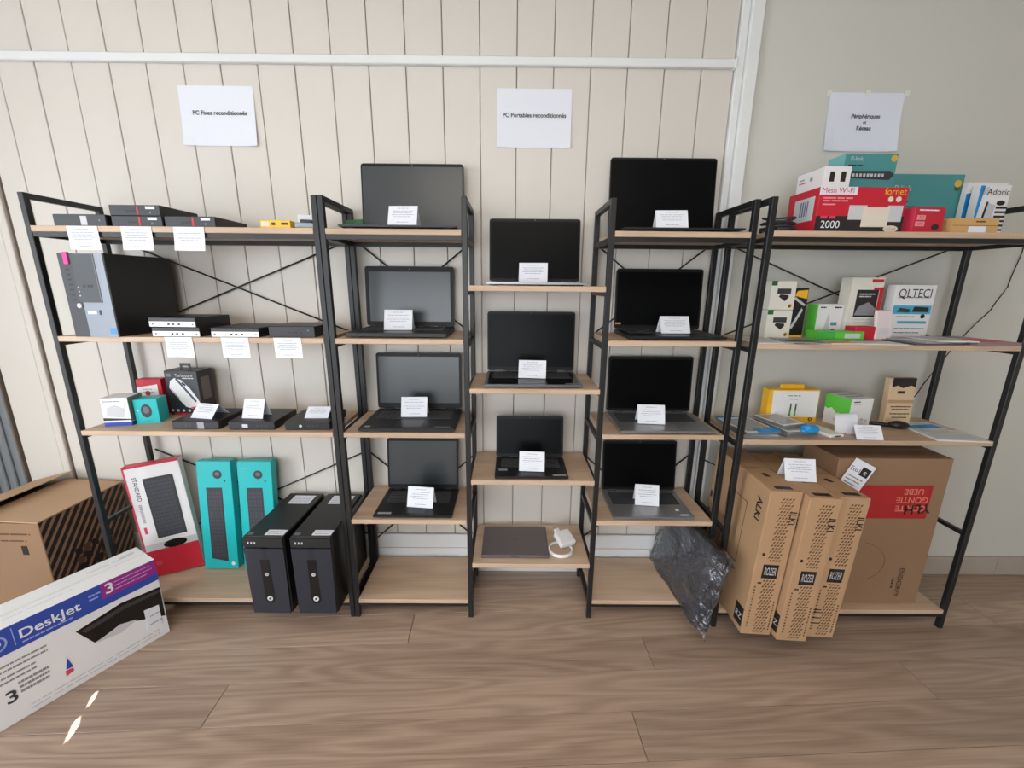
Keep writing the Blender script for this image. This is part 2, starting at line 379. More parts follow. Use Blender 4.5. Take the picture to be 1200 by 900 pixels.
# ------------------------------------------------------------------ sheets of paper
def sheet(name, label, cat, x0, y, z0, w_, h_, m=PAPER, curl=.006, tilt=0, group=None, rows=None, words=None, lean=0, shear=0):
    """paper hung on a vertical face, facing -y; x0,z0 = lower left"""
    T = thing(name, label, cat, (x0 + w_ / 2, y, z0), (lean, tilt, 0), group)
    bm = bmesh.new(); nx, nz = 8, 6; g = []
    for j in range(nz + 1):
        for i in range(nx + 1):
            u, v = i / nx, j / nz
            c = -curl * ((2 * u - 1) ** 4 * (1 - v) ** 2 + .25 * (1 - v) ** 3)
            g.append(bm.verts.new(((u - .5) * w_ + shear * (v - 1), c - .0006, v * h_)))
    for j in range(nz):
        for i in range(nx): bm.faces.new((g[j * (nx + 1) + i], g[j * (nx + 1) + i + 1], g[(j + 1) * (nx + 1) + i + 1], g[(j + 1) * (nx + 1) + i]))
    thicken(bm, Vector((0, .0005, 0)))
    link('paper_sheet', bmesh_to(bm, name), m, T)
    F = Face((-w_ / 2, -curl * .08 - .0012, 0), (1, 0, 0), (0, 0, 1), w_, h_)
    if rows: lines(T, F, rows, INK, 'printed_text', .0004, .022)
    for s, u, v, size in words or (): text(T, F, s, u, v, size, INKD, 'lettering', t=.0008, bold=.018)
    return T
sheet('wall_sign', 'white paper sign reading PC Fixes taped to the boarded wall', 'sign', -1.327, WY - .0015, 1.982, .297, .216, curl=.008,
      words=[('PC Fixes reconditionnés', .52, .55, .022)], shear=.004)
sheet('wall_sign', 'white paper sign reading PC Portables taped to the boarded wall', 'sign', -.06, WY - .0015, 1.987, .297, .213, curl=.005,
      words=[('PC Portables reconditionnés', .5, .55, .022)])
T = sheet('wall_sign', 'cool white paper sign reading Périphériques et Réseau on plaster wall', 'sign', 1.262, WY - .009, 1.983, .297, .212, m=PAPERB, curl=.012, tilt=0,
      words=[('Périphériques', .52, .6, .021), ('et', .52, .5, .017), ('Réseau', .52, .4, .021)])
for u in (0, .5, 1):
    box('tape', -.165 + u * .31, -.145 + u * .31, -.0012, .0003, .2, .222, mat('tape', (224, 224, 216), .4), T)
CROWS = [(.3, .7, .86), (.14, .86, .72), (.18, .8, .62), (.12, .88, .52), (.2, .78, .42), (.3, .72, .14)]
for i, (x, lab) in enumerate(((-1.565, 'under the short black mini PC'), (-1.375, 'under the two stacked mini PCs'), (-1.19, 'under the single red-striped mini PC'))):
    sheet('price_sheet', 'white price sheet hanging from the top board edge ' + lab, 'price tag', x, -.0135, Z1 - .081, .108, .08, curl=.004, rows=CROWS, group='price sheets on the left shelf edges', shear=-.004 + .004 * i)
for i, (x, lab) in enumerate(((-1.293, 'under two stacked white-front PCs'), (-1.083, 'under the single white-front PC'), (-.887, 'under the all-black small PC'))):
    sheet('price_sheet', 'white price sheet hanging from second board edge ' + lab, 'price tag', x, -.0135, Z2 - .075, .102, .076, curl=.004, rows=CROWS, group='price sheets on the left shelf edges', shear=-.003)

def tent(label, x, y, z, w_=.11, h_=.077, rz=0, foot=.028, group='folded price cards', name='price_card'):
    """folded card standing like a tent; (x,y) = middle of the front lower edge"""
    T = thing(name, label, 'price card', (x, y, z), (0, 0, rz), group); L_ = math.hypot(foot, h_)
    v = Vector((0, foot, h_)) / L_; F = Face((-w_ / 2, 0, .0005), (1, 0, 0), v, w_, L_)
    bm = bmesh.new(); prism(bm, [F.p(0, 0), F.p(1, 0), F.p(1, 1), F.p(0, 1)], -F.n, .0006); bmesh.ops.recalc_face_normals(bm, faces=bm.faces[:])
    link('front_panel', bmesh_to(bm, 'front_panel'), PAPER, T)
    B = Face((w_ / 2, 2 * foot, .0005), (-1, 0, 0), (0, -foot / L_, h_ / L_), w_, L_)
    bm = bmesh.new(); prism(bm, [B.p(0, 0), B.p(1, 0), B.p(1, 1), B.p(0, 1)], -B.n, .0006); bmesh.ops.recalc_face_normals(bm, faces=bm.faces[:])
    link('back_panel', bmesh_to(bm, 'back_panel'), PAPER, T)
    lines(T, F, CROWS, INK, 'printed_text', .0004, .022)
    return T

# ------------------------------------------------------------------ laptops
def laptop(label, x, yf, z, w_, d, lid, lean, body, deck, screen, bezel=.008, keys=True, rz=0, thick=.016, chin=.016, sticker=None, lidm=None, keym=None, pad=True, touch_dark=False):
    T = thing('laptop', label, 'laptop', (x, yf + d / 2, z), (0, 0, rz), 'open laptops on display')
    bm = bmesh.new(); vs, fs = bx(bm, -w_ / 2, w_ / 2, -d / 2, d / 2, .0015, thick)
    for v in vs:
        if v.co.y < 0:
            v.co.z = v.co.z if v.co.z > .01 else .005
            if v.co.z > .01: v.co.z = thick - .002
    bmesh.ops.bevel(bm, geom=bm.edges[:], offset=.0025, segments=2, affect='EDGES')
    base = link('base', bmesh_to(bm, 'base'), body, T)
    for sx in (-1, 1):
        for sy in (-1, 1): box('rubber_foot', sx * w_ * .42 - .012, sx * w_ * .42 + .012, sy * d * .4 - .004, sy * d * .4 + .004, 0, .006 if sy < 0 else .003, BLK, base)
    F = Face((-w_ / 2, -d / 2, thick - .002), (1, 0, 0), (0, d, .002), w_, d)
    rect(base, F, .03, .03, .97, .93, deck, 'deck', .0004)
    if keys:
        kw = rect(T, F, .07, .44, .93, .88, keym or BLK, 'keyboard', .0007)
        bm = bmesh.new(); rows = 6; n = 15
        for j in range(rows):
            for i in range(n):
                if j == 0 and 3 < i < 9:
                    if i > 4: continue
                    u0, u1 = .08 + i * .84 / n, .08 + 9 * .84 / n - .006
                else: u0, u1 = .08 + i * .84 / n, .08 + (i + 1) * .84 / n - .006
                v0 = .455 + j * .07
                prism(bm, [F.p(u0, v0), F.p(u1, v0), F.p(u1, v0 + .058), F.p(u0, v0 + .058)], F.n, .0019)
        bmesh.ops.recalc_face_normals(bm, faces=bm.faces[:])
        stuff(link('keys', bmesh_to(bm, 'keys'), mat('key_caps', (66, 68, 72), .5) if keym is None else keym, kw))
    if pad: rect(T, F, .36, .07, .64, .38, mat('touchpad_dark', (34, 35, 38), .35) if deck is not SILV else mat('touchpad_silver', (158, 159, 163), .3, metal=.5), 'touchpad', .0009)
    # lid, hinged along the back edge
    lt = .007; c, s = math.cos(lean), math.sin(lean)
    hy, hz = d / 2 - .008, thick + .001
    M = Matrix.Translation((0, hy, hz)) @ Matrix.Rotation(-lean, 4, 'X')
    bm = bmesh.new(); bx(bm, -w_ / 2, w_ / 2, 0, lt, .002, lid)
    bmesh.ops.bevel(bm, geom=[e for e in bm.edges if abs(e.verts[0].co.y - e.verts[1].co.y) > .004], offset=.008, segments=3, affect='EDGES')
    bm.transform(M); L = link('lid', bmesh_to(bm, 'lid'), lidm or body, T)
    FL = Face(M @ Vector((-w_ / 2, 0, .002)), M.to_3x3() @ Vector((1, 0, 0)), M.to_3x3() @ Vector((0, 0, 1)), w_, lid - .002)
    ub = bezel / w_
    rect(L, FL, .006, .012, .994, .99, mat('screen_bezel', (20, 20, 22), .45, spec=.25), 'bezel', .0009)
    rect(L, FL, ub, chin / lid, 1 - ub, 1 - (bezel + .006) / lid, screen, 'screen', .0013)
    disc(L, FL, .5, 1 - (bezel * .5 + .003) / lid, .0022, MIDG, 'webcam', .0016, 8)
    for sx in (-.36, .36): box('hinge', sx * w_ - .02, sx * w_ + .02, hy - .006, hy + .006, thick - .001, thick + .008, body if body is not SILV else DKG, T, .002)
    if sticker:
        for (u0, v0, u1, v1, m) in sticker: rect(T, F, u0, v0, u1, v1, m, 'sticker', .001)
    return T, F, FL
ST = mat('silver_sticker', (150, 152, 158), .35)
# left bay
laptop('very large thin-bezel dark laptop on the top board of the bay beside the mini PCs', -.402, -.022, Z1, .415, .27, .268, R(5), DKG, BLK, SCRM, .006, thick=.014, chin=.012, lidm=DKG)
laptop('thick-bezel black laptop with a grey matte screen, one board below the very large dark one', -.437, .012, Z2, .383, .258, .255, R(4), BLK, BLK, SCRM, .017, thick=.02, chin=.02)
laptop('black laptop with visible grey keys and wide palm rest under a grey matte screen', -.411, -.008, Z3, .382, .268, .256, R(3.5), BLK, mat('deck_charcoal', (40, 41, 44), .5), SCRM, .011, thick=.02, chin=.026, sticker=[(.05, .05, .11, .11, ST), (.78, .05, .95, .1, MIDG)])
laptop('smaller black laptop with tall screen and silver sticker beside the desktop towers', -.406, -.004, Z4, .331, .238, .246, R(6), BLK, BLK, SCRM, .009, thick=.017, chin=.022, sticker=[(.05, .05, .22, .11, ST)])
# middle bay
laptop('silver-based laptop with thin black bezel on the highest middle board', .096, -.022, CZ[0], .372, .235, .252, R(6), SILV, SILV, SCRG, .006, thick=.014, chin=.012, lidm=DKG)
laptop('black laptop with silver front edge on the second middle board', .09, .0, CZ[1], .384, .255, .262, R(4), mat('dark_silver', (110, 110, 114), .35, metal=.5), BLKG, SCRG, .006, thick=.016, chin=.018, sticker=[(.83, .05, .97, .1, MIDG)], lidm=BLK)
laptop('small compact black laptop with two palm rest stickers on third middle board', .09, -.01, CZ[2], .302, .2, .188, R(10), BLK, BLK, SCRG, .008, thick=.016, chin=.014, sticker=[(.05, .28, .17, .36, ST), (.79, .05, .97, .12, ST)])
# right bay
laptop('very large black laptop with frameless glossy screen beside the white wall casing', .609, -.026, Z1, .428, .265, .298, R(5), BLK, BLK, SCRG, .004, thick=.013, chin=.008)
T, F, FL = laptop('black laptop with a small orange lid sticker and all-black deck', .64, .01, Z2, .374, .258, .258, R(4), BLK, BLK, SCRG, .008, thick=.016, chin=.016)
rect(T, FL, .01, .075, .075, .105, ORANGE, 'sticker', .0019)
laptop('silver laptop with dark keyboard on third board beside the tablets', .629, -.008, Z3, .38, .262, .254, R(3.5), SILV, SILV, SCRG, .008, thick=.016, chin=.014, lidm=DKG)
laptop('silver laptop with broad palm rest just above the plastic-wrapped monitor', .609, -.004, Z4, .345, .238, .242, R(7), SILV, SILV, SCRG, .008, thick=.016, chin=.014, lidm=DKG, sticker=[(.82, .22, .86, .28, PAPER), (.84, .06, .95, .11, LGREY)])
# price cards on the laptops
for lab, x, y, z, rz, wd, hh in (
    ('white folded price card on the very large thin-bezel dark laptop', -.39, .005, Z1 + .0145, R(-3), .105, .068),
    ('white folded price card on thick-bezel black laptop with grey screen', -.453, .11, Z2 + .021, R(3), .112, .078),
    ('white folded price card on the keys of the grey-keyed black laptop', -.411, .13, Z3 + .0215, R(2), .11, .081),
    ('white folded price card on the smaller black laptop with tall screen', -.387, .055, Z4 + .018, R(-7), .115, .084),
    ('white folded price card on the silver-based laptop on highest middle board', .085, .10, CZ[0] + .0155, R(-5), .112, .072),
    ('white folded price card on the silver-edged laptop on second middle board', .089, .10, CZ[1] + .0175, R(-5), .113, .07),
    ('white folded price card on the small compact black laptop', .092, .033, CZ[2] + .0175, R(-4), .106, .077),
    ('white folded price card on the very large frameless black laptop', .572, .0, Z1 + .0135, R(-4), .112, .062),
    ('white folded price card on black laptop with orange lid sticker', .663, .10, Z2 + .0175, R(4), .12, .066),
    ('white folded price card on silver laptop beside the tablets', .587, .07, Z3 + .0175, R(-4), .111, .075),
    ('white folded price card on silver laptop above the plastic-wrapped monitor', .605, .085, Z4 + .0175, R(-7), .103, .087)):
    tent(lab, x, y, z, wd, hh, rz)
# closed notebook and charger on the lowest middle board
C = Carton('closed_laptop', 'closed grey notebook lying flat beside a white charger', 'laptop', (-.121, .02), CZ[3], .297, .228, .015, SGREY, 0, .003)
disc(C.T, C.top, .5, .52, .011, mat('logo_grey', (88, 84, 86), .4), 'emblem', .0004, 12)
rect(C.T, C.front, .44, .55, .56, .75, DKG, 'thumb_notch', .0004)
T = thing('laptop_charger', 'white laptop power adapter with its coiled cable', 'charger', (.232, .1, CZ[3]))
pts = []
for k in range(66):
    a = k / 22 * 2 * PI; r = .054 - .0012 * (k / 22); pts.append((math.cos(a) * r, -.025 + math.sin(a) * r, .004 + .0034 * (k / 22) + .0008 * math.sin(a * 3)))
tube('cable', pts, .004, WHITE, T, 8)
M = Matrix.Translation((.02, .022, .022)) @ Matrix.Rotation(R(25), 4, 'Z') @ Matrix.Rotation(R(18), 4, 'X')
box('power_brick', -.038, .038, -.038, .038, 0, .029, WHITE, T, .006, 3, M)
M2 = M @ Matrix.Translation((-.014, .046, .006)); box('plug_head', -.012, .012, -.008, .012, 0, .018, WHITE, T, .004, 2, M2)
for sx in (-.005, .005): box('pin', sx - .001, sx + .001, .011, .024, .007, .011, SILV, T, 0, 1, M2)

# ------------------------------------------------------------------ mini PCs and desktops
def vents(T, F, u0, v0, u1, v1, n, m, name='vent'):
    bm = bmesh.new()
    for k in range(n):
        a = u0 + (u1 - u0) * k / n; b = a + (u1 - u0) / n * .5
        prism(bm, [F.p(a, v0), F.p(b, v0), F.p(b, v1), F.p(a, v1)], F.n, .0006)
    bmesh.ops.recalc_face_normals(bm, faces=bm.faces[:]); return stuff(link(name, bmesh_to(bm, name), m, T))
def minipc(label, fl, z, w_=.179, d=.182, h=.036, style='red', rot=0, group='small form factor PCs'):
    C = Carton('mini_pc', label, 'computer', fl, z, w_, d, h, BLK, rot, .002, group, body='case')
    F = C.front
    if style == 'red':
        P = rect(C.T, F, .01, .04, .99, .96, DKG, 'front_panel', .0012)
        rect(P, F, .54, .1, .575, .9, RED, 'red_stripe', .002)
        for u in (.33, .4, .46): rect(P, F, u, .32, u + .045, .5, BLK, 'port', .0018)
        disc(P, F, .8, .3, .004, MIDG, 'power_button', .002, 10)
        rect(P, F, .72, .62, .9, .86, PAPER, 'sticker', .0018)
    elif style == 'plain':
        P = rect(C.T, F, .01, .04, .99, .96, mat('panel_charcoal', (44, 46, 50), .45), 'front_panel', .0012)
        vents(P, F, .06, .2, .5, .8, 16, BLK); rect(P, F, .52, .1, .64, .85, LGREY, 'sticker', .0018)
        disc(P, F, .88, .5, .004, MIDG, 'power_button', .002, 10)
    elif style == 'white':
        P = rect(C.T, F, .01, .05, .99, .58, WHITE, 'front_panel', .0012)
        for u in (.4, .5, .62): rect(P, F, u, .22, u + .045, .4, BLK, 'port', .0018)
        disc(P, F, .08, .32, .0035, MIDG, 'power_button', .002, 10)
        disc(P, F, .93, .3, .0025, DKG, 'audio_jack', .002, 8)
        rect(C.T, F, .01, .62, .99, .94, DKG, 'grille', .0008)
    elif style == 'black':
        P = rect(C.T, F, .01, .04, .99, .96, mat('panel_charcoal', (44, 46, 50), .45), 'front_panel', .0012)
        for u in (.42, .5, .58, .68): rect(P, F, u, .35, u + .04, .5, BLK, 'port', .0018)
        disc(P, F, .86, .62, .003, MIDG, 'power_button', .002, 10)
    elif style == 'flat':
        P = rect(C.T, F, .01, .05, .99, .95, mat('panel_black', (30, 31, 34), .4), 'front_panel', .0012)
        for u in (.28, .36, .5): rect(P, F, u, .3, u + .05, .62, DKG, 'port', .0018)
        rect(P, F, .54, .1, .68, .88, ST, 'sticker', .0018); vents(P, F, .1, .3, .26, .7, 6, BLK)
    elif style == 'flat2':
        P = rect(C.T, F, .01, .05, .99, .95, mat('panel_black', (30, 31, 34), .4), 'front_panel', .0012)
        rect(P, F, .3, .3, .42, .68, LGREY, 'sticker', .0018)
        for u in (.6, .7, .8): rect(P, F, u, .35, u + .04, .6, DKG, 'port', .0018)
    else:
        P = rect(C.T, F, .01, .05, .99, .95, mat('panel_black', (30, 31, 34), .4), 'front_panel', .0012)
        disc(P, F, .35, .5, .006, LGREY, 'power_button', .002, 10)
        for u in (.5, .6, .7): rect(P, F, u, .4, u + .05, .6, DKG, 'port', .0018)
    return C
minipc('low black mini PC with a vented front and grey sticker on the top board', (-1.618, .0), Z1, .186, .18, .04, 'plain')
minipc('red-striped black mini PC at the bottom of a stack of two', (-1.413, .0), Z1)
minipc('red-striped black mini PC lying on top of another one', (-1.416, .002), Z1 + .0365)
minipc('red-striped black mini PC standing alone between the stack and yellow packet', (-1.226, .0), Z1)
minipc('white-fronted mini PC at the bottom of a stack of two', (-1.346, .0), Z2, style='white')
minipc('white-fronted mini PC lying on top of another one', (-1.349, -.003), Z2 + .0365, style='white', rot=R(-2))
minipc('white-fronted mini PC standing alone on the second board', (-1.126, .0), Z2, .181, .182, .036, 'white')
minipc('all-black small PC at the board end by the bookcase', (-.912, .005), Z2, .17, .18, .042, 'black', R(3))
minipc('flat black mini PC beside the boxed white mouse with half-flat price card', (-1.349, .012), Z3, .185, .18, .035, 'flat', R(1))
minipc('flat black mini PC carrying a standing folded price card', (-1.125, .012), Z3, .184, .18, .035, 'flat2', R(1))
minipc('flat black mini PC with round pale power button beside the bookcase post', (-.9, .012), Z3, .178, .18, .035, 'flat3', R(2))
tent('white price card half folded flat on the mini PC beside boxed mouse', -1.255, .045, Z3 + .0355, .1, .05, R(-10), .045)
tent('white folded price card standing on a flat black mini PC', -1.05, .05, Z3 + .0355, .088, .075, R(-4), .03)
tent('white price card half folded flat on the mini PC with round pale button', -.795, .06, Z3 + .0355, .095, .036, R(2), .045)

# big tower on the second board
C = Carton('desktop_tower', 'black and grey desktop tower with optical drive on the second board', 'computer', (-1.618, -.012), Z2, .166, .285, .298, BLK, R(-2), .003, body='case')
F = C.front
rect(C.T, F, 0, .0, .36, 1, mat('tower_charcoal', (62, 64, 68), .5), 'front_grille', .004)
rect(C.T, F, .36, .0, 1, 1, mat('tower_silver', (132, 138, 148), .4, metal=.2), 'front_cover', .006)
rect(C.T, F, .3, .42, .78, .99, mat('tower_grey', (72, 74, 78), .5), 'drive_bay', .007)
rect(C.T, F, .78, .42, .81, .99, BLKG, 'bay_edge', .0074)
for k in range(9): rect(C.T, F, .12, .44 + k * .06, .2, .46 + k * .06, BLK, 'vent', .0046)
for v in (.6, .55, .5): disc(C.T, F, .34, v, .003, LGREY, 'indicator', .008, 8)
for u in (.45, .55, .62): rect(C.T, F, u, .6, u + .05, .63, BLK, 'port', .0076)
disc(C.T, F, .27, .38, .009, LGREY, 'power_button', .009, 14)
rect(C.T, F, .42, .28, .62, .32, PAPER, 'sticker', .0068); rect(C.T, F, .68, .27, .73, .33, DKG, 'emblem', .0068)
rect(C.T, F, .84, .04, .97, .11, BLUEST, 'blue_sticker', .0068)
rect(C.T, F, .14, .87, .24, 1.01, PINKST, 'pink_sticker', .0085)

# two towers standing on the bottom board
TC = mat('tower_blue_black', (36, 40, 50), .38)
for (fl, lab, rz) in (((-1.068, -.086), 'black desktop tower with two paper slips standing against the teal keyboard cartons', R(-1)), ((-.878, -.088), 'black desktop tower with two paper slips standing beside the bookcase post', R(0))):
    C = Carton('desktop_tower', lab, 'computer', fl, Z5, .164, .355, .358, BLK, rz, .004, 'black desktop towers on the bottom board', body='case')
    F = C.front
    poly(C.T, F, [(.03, .01), (.97, .01), (.99, .86), (.01, .86)], TC, 'front_panel', .008)
    rect(C.T, F, .01, .875, .99, .985, BLK, 'front_strip', .006)
    for u in (.12, .2, .28): rect(C.T, F, u, .915, u + .035, .94, LGREY, 'port', .0066)
    poly(C.T, F, [(.38, .72), (.60, .72), (.62, .2), (.57, .15), (.43, .15), (.38, .2)], BLKG, 'centre_inlay', .0088)
    disc(C.T, F, .5, .21, .0115, LGREY, 'power_button', .0105, 16); disc(C.T, F, .5, .21, .0055, DKG, 'power_symbol', .011, 10)
    disc(C.T, F, .5, .53, .008, LGREY, 'emblem', .0095, 12); text(C.T, F, 'hp', .5, .535, .011, BLK, 'lettering', t=.0102)
    poly(C.T, F, [(.44, .86), (.47, .74), (.53, .74), (.56, .86)], mat('tower_dark_inlay', (28, 31, 38), .4), 'notch', .0086)  # notch in a darker tone than the front panel
    rect(C.T, C.top, .5, .03, .97, .13, PAPER, 'paper_slip', .001); rect(C.T, C.top, .25, .72, .85, .93, PAPERB, 'paper_slip', .001)
    rect(C.T, C.top, .06, .03, .2, .08, MIDG, 'label', .001)
    lines(C.T, C.top, [(.55, .9, .05), (.55, .9, .09)], INK, 'printed_text', .0014, .008); lines(C.T, C.top, [(.3, .8, v) for v in (.76, .8, .84, .88)], INK, 'printed_text', .0014, .008)

# ------------------------------------------------------------------ cartons on the left unit
def keyboard_pic(T, F, u0, v0, u1, v1, n, k, m=DKG, m2=mat('key_print', (68, 68, 80), .5), sk=0):
    poly(T, F, [(u0, v0 + sk), (u1, v0), (u1 - sk * .5, v1), (u0, v1)], m, 'printed_keyboard', .001)
    bm = bmesh.new()
    for i in range(k):
        for j in range(n):
            a = u0 + (u1 - u0) * (.08 + .84 * i / k); b = a + (u1 - u0) * .84 / k * .72; c = v0 + sk * .8 + (v1 - v0 - sk) * (.03 + .94 * j / n); e = c + (v1 - v0 - sk) * .94 / n * .72
            prism(bm, [F.p(a, c), F.p(b, c), F.p(b, e), F.p(a, e)], F.n, .0014)
    bmesh.ops.recalc_face_normals(bm, faces=bm.faces[:]); stuff(link('printed_keys', bmesh_to(bm, 'printed_keys'), m2, T))
C = Carton('headset_carton', 'small white and blue carton with pale product picture by the post', 'box', (-1.645, .04), Z3, .097, .085, .118, WHITE, R(10), .0012)
rect(C.T, C.front, 0, 0, 1, .14, BLUE); rect(C.T, C.front, 0, .14, 1, .19, PAPER); poly(C.T, C.front, [(0, .2), (1, .2), (1, .24), (0, .3)], mat('navy_print', (40, 40, 70), .5))
poly(C.T, C.front, [(.15, .35), (.75, .3), (.85, .6), (.5, .75), (.2, .65)], LGREY, 'printed_picture'); lines(C.T, C.front, [(.1, .7, .86)], GREY, 'printed_text', .0011, .03)
rect(C.T, C.right, 0, 0, 1, .14, BLUE); rect(C.T, C.right, 0, .16, 1, 1, mat('grey_green_print', (112, 138, 124), .5))
C = Carton('mouse_carton', 'small teal carton with a dark mouse picture', 'box', (-1.545, .072), Z3, .085, .07, .104, TEAL, R(13), .0012)
disc(C.T, C.front, .5, .52, .02, DKG, 'printed_picture', .001, 16, .95, 1.45); disc(C.T, C.front, .5, .56, .012, MIDG, 'printed_picture', .0014, 14, .9, 1.3); disc(C.T, C.front, .16, .55, .003, PAPER)
lines(C.T, C.front, [(.3, .7, .1)], TEALD, 'printed_text', .0011, .03)
C = Carton('adapter_carton', 'red-edged white hanging pack behind the small teal carton', 'box', (-1.625, .19), Z3, .1, .045, .162, RED, R(6), .0012)
poly(C.T, C.front, [(0, 0), (.84, 0), (.84, .86), (0, .78)], WHITE); lines(C.T, C.front, [(.25, .6, .72), (.2, .7, .64)], GREY, 'printed_text', .0011, .02); disc(C.T, C.front, .42, .62, .011, RED)
C = Carton('gaming_mouse_carton', 'black carton showing a white gaming mouse, with hang tab', 'box', (-1.505, .2), Z3, .148, .085, .2, mat('carton_black', (40, 41, 46), .4), R(-3), .0015)
poly(C.T, C.front, [(.1, .62), (.16, .78), (.3, .84), (.5, .8), (.72, .62), (.92, .38), (.97, .28), (.9, .19), (.7, .16), (.52, .2), (.34, .36)], WHITE, 'printed_mouse', .0012)
poly(C.T, C.front, [(.32, .82), (.38, .84), (.88, .34), (.84, .3)], mat('mouse_line', (70, 74, 100), .5), 'printed_mouse', .0016)
poly(C.T, C.front, [(.1, .66), (.14, .62), (.36, .4), (.34, .36)], GREY, 'printed_mouse', .0016); poly(C.T, C.front, [(.5, .72), (.6, .66), (.62, .7), (.52, .76)], DKP, 'printed_mouse', .0018)
poly(C.T, C.front, [(.6, .17), (.9, .17), (.98, .28), (.94, .24)], REDP, 'printed_mouse', .0018)
rect(C.T, C.front, .12, .01, .55, .05, RED); text(C.T, C.front, 'Turbocore', .6, .9, .018, LGREY); lines(C.T, C.front, [(.55, .9, .83)], LGREY, 'printed_text', .0012, .02); rect(C.T, C.front, .05, .87, .2, .94, MIDG)
for u in (.08, .25, .42, .6, .76): disc(C.T, C.front, u, .11, .006, LGREY)
poly(C.T, C.right, [(.2, .35), (.75, .35), (.75, .85), (.2, .85)], mat('window_grey', (110, 100, 98), .4), 'printed_panel')
boxes('hang_tab', [(-.024, -.014, -.01, -.008, .2, .225), (.014, .024, -.01, -.008, .2, .225), (-.024, .024, -.01, -.008, .217, .229)], mat('carton_black', (40, 41, 46), .4), C.T)
# keyboard cartons leaning at the back of the bottom board
for fl, lab in (((-1.462, .176), 'teal keyboard carton leaning beside the red-trimmed keyboard carton'), ((-1.272, .176), 'teal keyboard carton leaning behind the black desktop towers')):
    C = Carton('keyboard_carton', lab, 'box', fl, Z5 + .002, .158, .042, .535, TEAL, R(1), .0015, 'teal keyboard cartons', rx=R(-6))
    keyboard_pic(C.T, C.front, .24, .07, .72, .76, 17, 5, sk=.03)
    disc(C.T, C.front, .6, .88, .021, DKG, 'printed_mouse', .001, 16); disc(C.T, C.front, .6, .885, .011, MIDG, 'printed_mouse', .0014, 12, 1, .8)
    disc(C.T, C.front, .86, .05, .009, PAPERB); disc(C.T, C.front, .8, .82, .004, DKP); lines(C.T, C.front, [(.1, .3, .93)], TEALL, 'printed_text', .0011, .008)
C = Carton('keyboard_carton', 'white and red keyboard carton with black keyboard picture, leaning askew', 'box', (-1.665, .112), Z5 + .006, .205, .05, .545, WHITE, R(24), .0015, rx=R(-4), ry=R(-4))
rect(C.T, C.front, 0, 0, 1, .24, RED); rect(C.T, C.front, 0, .985, 1, 1, RED); rect(C.T, C.front, 0, .24, .03, .985, REDP); rect(C.T, C.top, 0, 0, 1, 1, REDP); rect(C.T, C.front, .03, .24, 1, .3, LGREY)
keyboard_pic(C.T, C.front, .3, .34, .84, .88, 15, 9); disc(C.T, C.front, .58, .27, .036, BLKG, 'printed_mouse', .0014, 18, 1.25, .55)
text(C.T, C.front, 'STANDARD', .16, .8, .022, DKP, rot=-PI / 2); lines(C.T, C.front, [(.12, .17, .5 + .012 * k) for k in range(14)], GREY, 'printed_text', .0011, .006); rect(C.T, C.front, .1, .4, .15, .46, REDP)
disc(C.T, C.front, .2, .12, .012, REDP); rect(C.T, C.left, 0, 0, 1, 1, RED)
# cards and packets on the top board
C = Carton('small_packet', 'small flat yellow packet on the top board', 'box', (-.888, -.004), Z1, .104, .1, .026, YEL, R(2), .001)
rect(C.T, C.front, .04, .2, .3, .8, CREAM); rect(C.T, C.front, .38, .35, .5, .7, DKP); rect(C.T, C.front, .7, .4, .93, .7, DKP)
T = thing('blister_pack', 'clear plastic blister pack with white card beside the yellow packet', 'packet', (-.745, .06, Z1), (0, 0, R(12)))
box('backing_card', -.04, .04, .01, .014, 0, .055, PAPER, T); box('tray', -.035, .035, -.06, .01, 0, .02, mat('clear_grey_plastic', (150, 160, 160), .2), T, .006, 2); box('adapter', -.02, .02, -.045, -.005, .02, .032, DKG, T, .004, 2)
C = Carton('circuit_card', 'dark green expansion card propped behind the large laptop base', 'circuit board', (-.651, .17), Z1, .085, .006, .052, GRND, R(-24), .0005)
for k in range(4): rect(C.T, C.front, .1 + k * .2, .3, .22 + k * .2, .6, DKP, 'chip', .003)
rect(C.T, C.front, .1, 0, .85, .08, GOLD, 'edge_contacts', .0006)

# ------------------------------------------------------------------ cartons on the floor at the left
Lx, Ly = .486, .874
C = Carton('printer_carton', 'white and blue DeskJet printer carton standing on the floor', 'box', (-1.433 - Lx * .56, -.093 - Ly * .56), 0, .56, .165, .35, WHITE, math.atan2(Ly, Lx), .002)
F = Face(C.front.o, C.front.u, C.front.v, 1, 1); T = C.T
poly(T, F, [(0, .257), (.5595, .257), (.5595, .3495), (0, .3495)], BLUE); poly(T, F, [(.392, .287), (.559, .287), (.559, .3495), (.395, .3495)], PURP, t=.0012)
text(T, F, '3', .416, .318, .058, PAPER, t=.0022, bold=.015); lines(T, Face(C.front.p(.77, .82), (1, 0, 0), (0, 0, 1), .12, .06), [(0, .9, .75), (0, .95, .5), (0, .8, .25)], mat('lilac_print', (206, 150, 206), .5), 'printed_text', .0022, .06)
text(T, F, 'DeskJet', .26, .303, .047, PAPER, t=.0018, bold=.012); lines(T, Face((C.front.p(.64, .85)), (1, 0, 0), (0, 0, 1), .12, .05), [(0, .27, .4), (0, .2, .1)], mat('pale_blue_print', (150, 170, 220), .5), 'printed_text', .0018, .12)
lines(T, Face((C.front.p(.34, .76)), (1, 0, 0), (0, 0, 1), .12, .05), [(0, 1, .1)], mat('pale_blue_print', (150, 170, 220), .5), 'printed_text', .0018, .1)
disc(T, F, .132, .303, .03, mat('pale_blue_print', (150, 170, 220), .5), 'emblem_ring', .0016, 24); disc(T, F, .132, .303, .025, BLUE, 'emblem', .002, 24); text(T, F, 'hp', .132, .306, .036, PAPER, t=.0026)
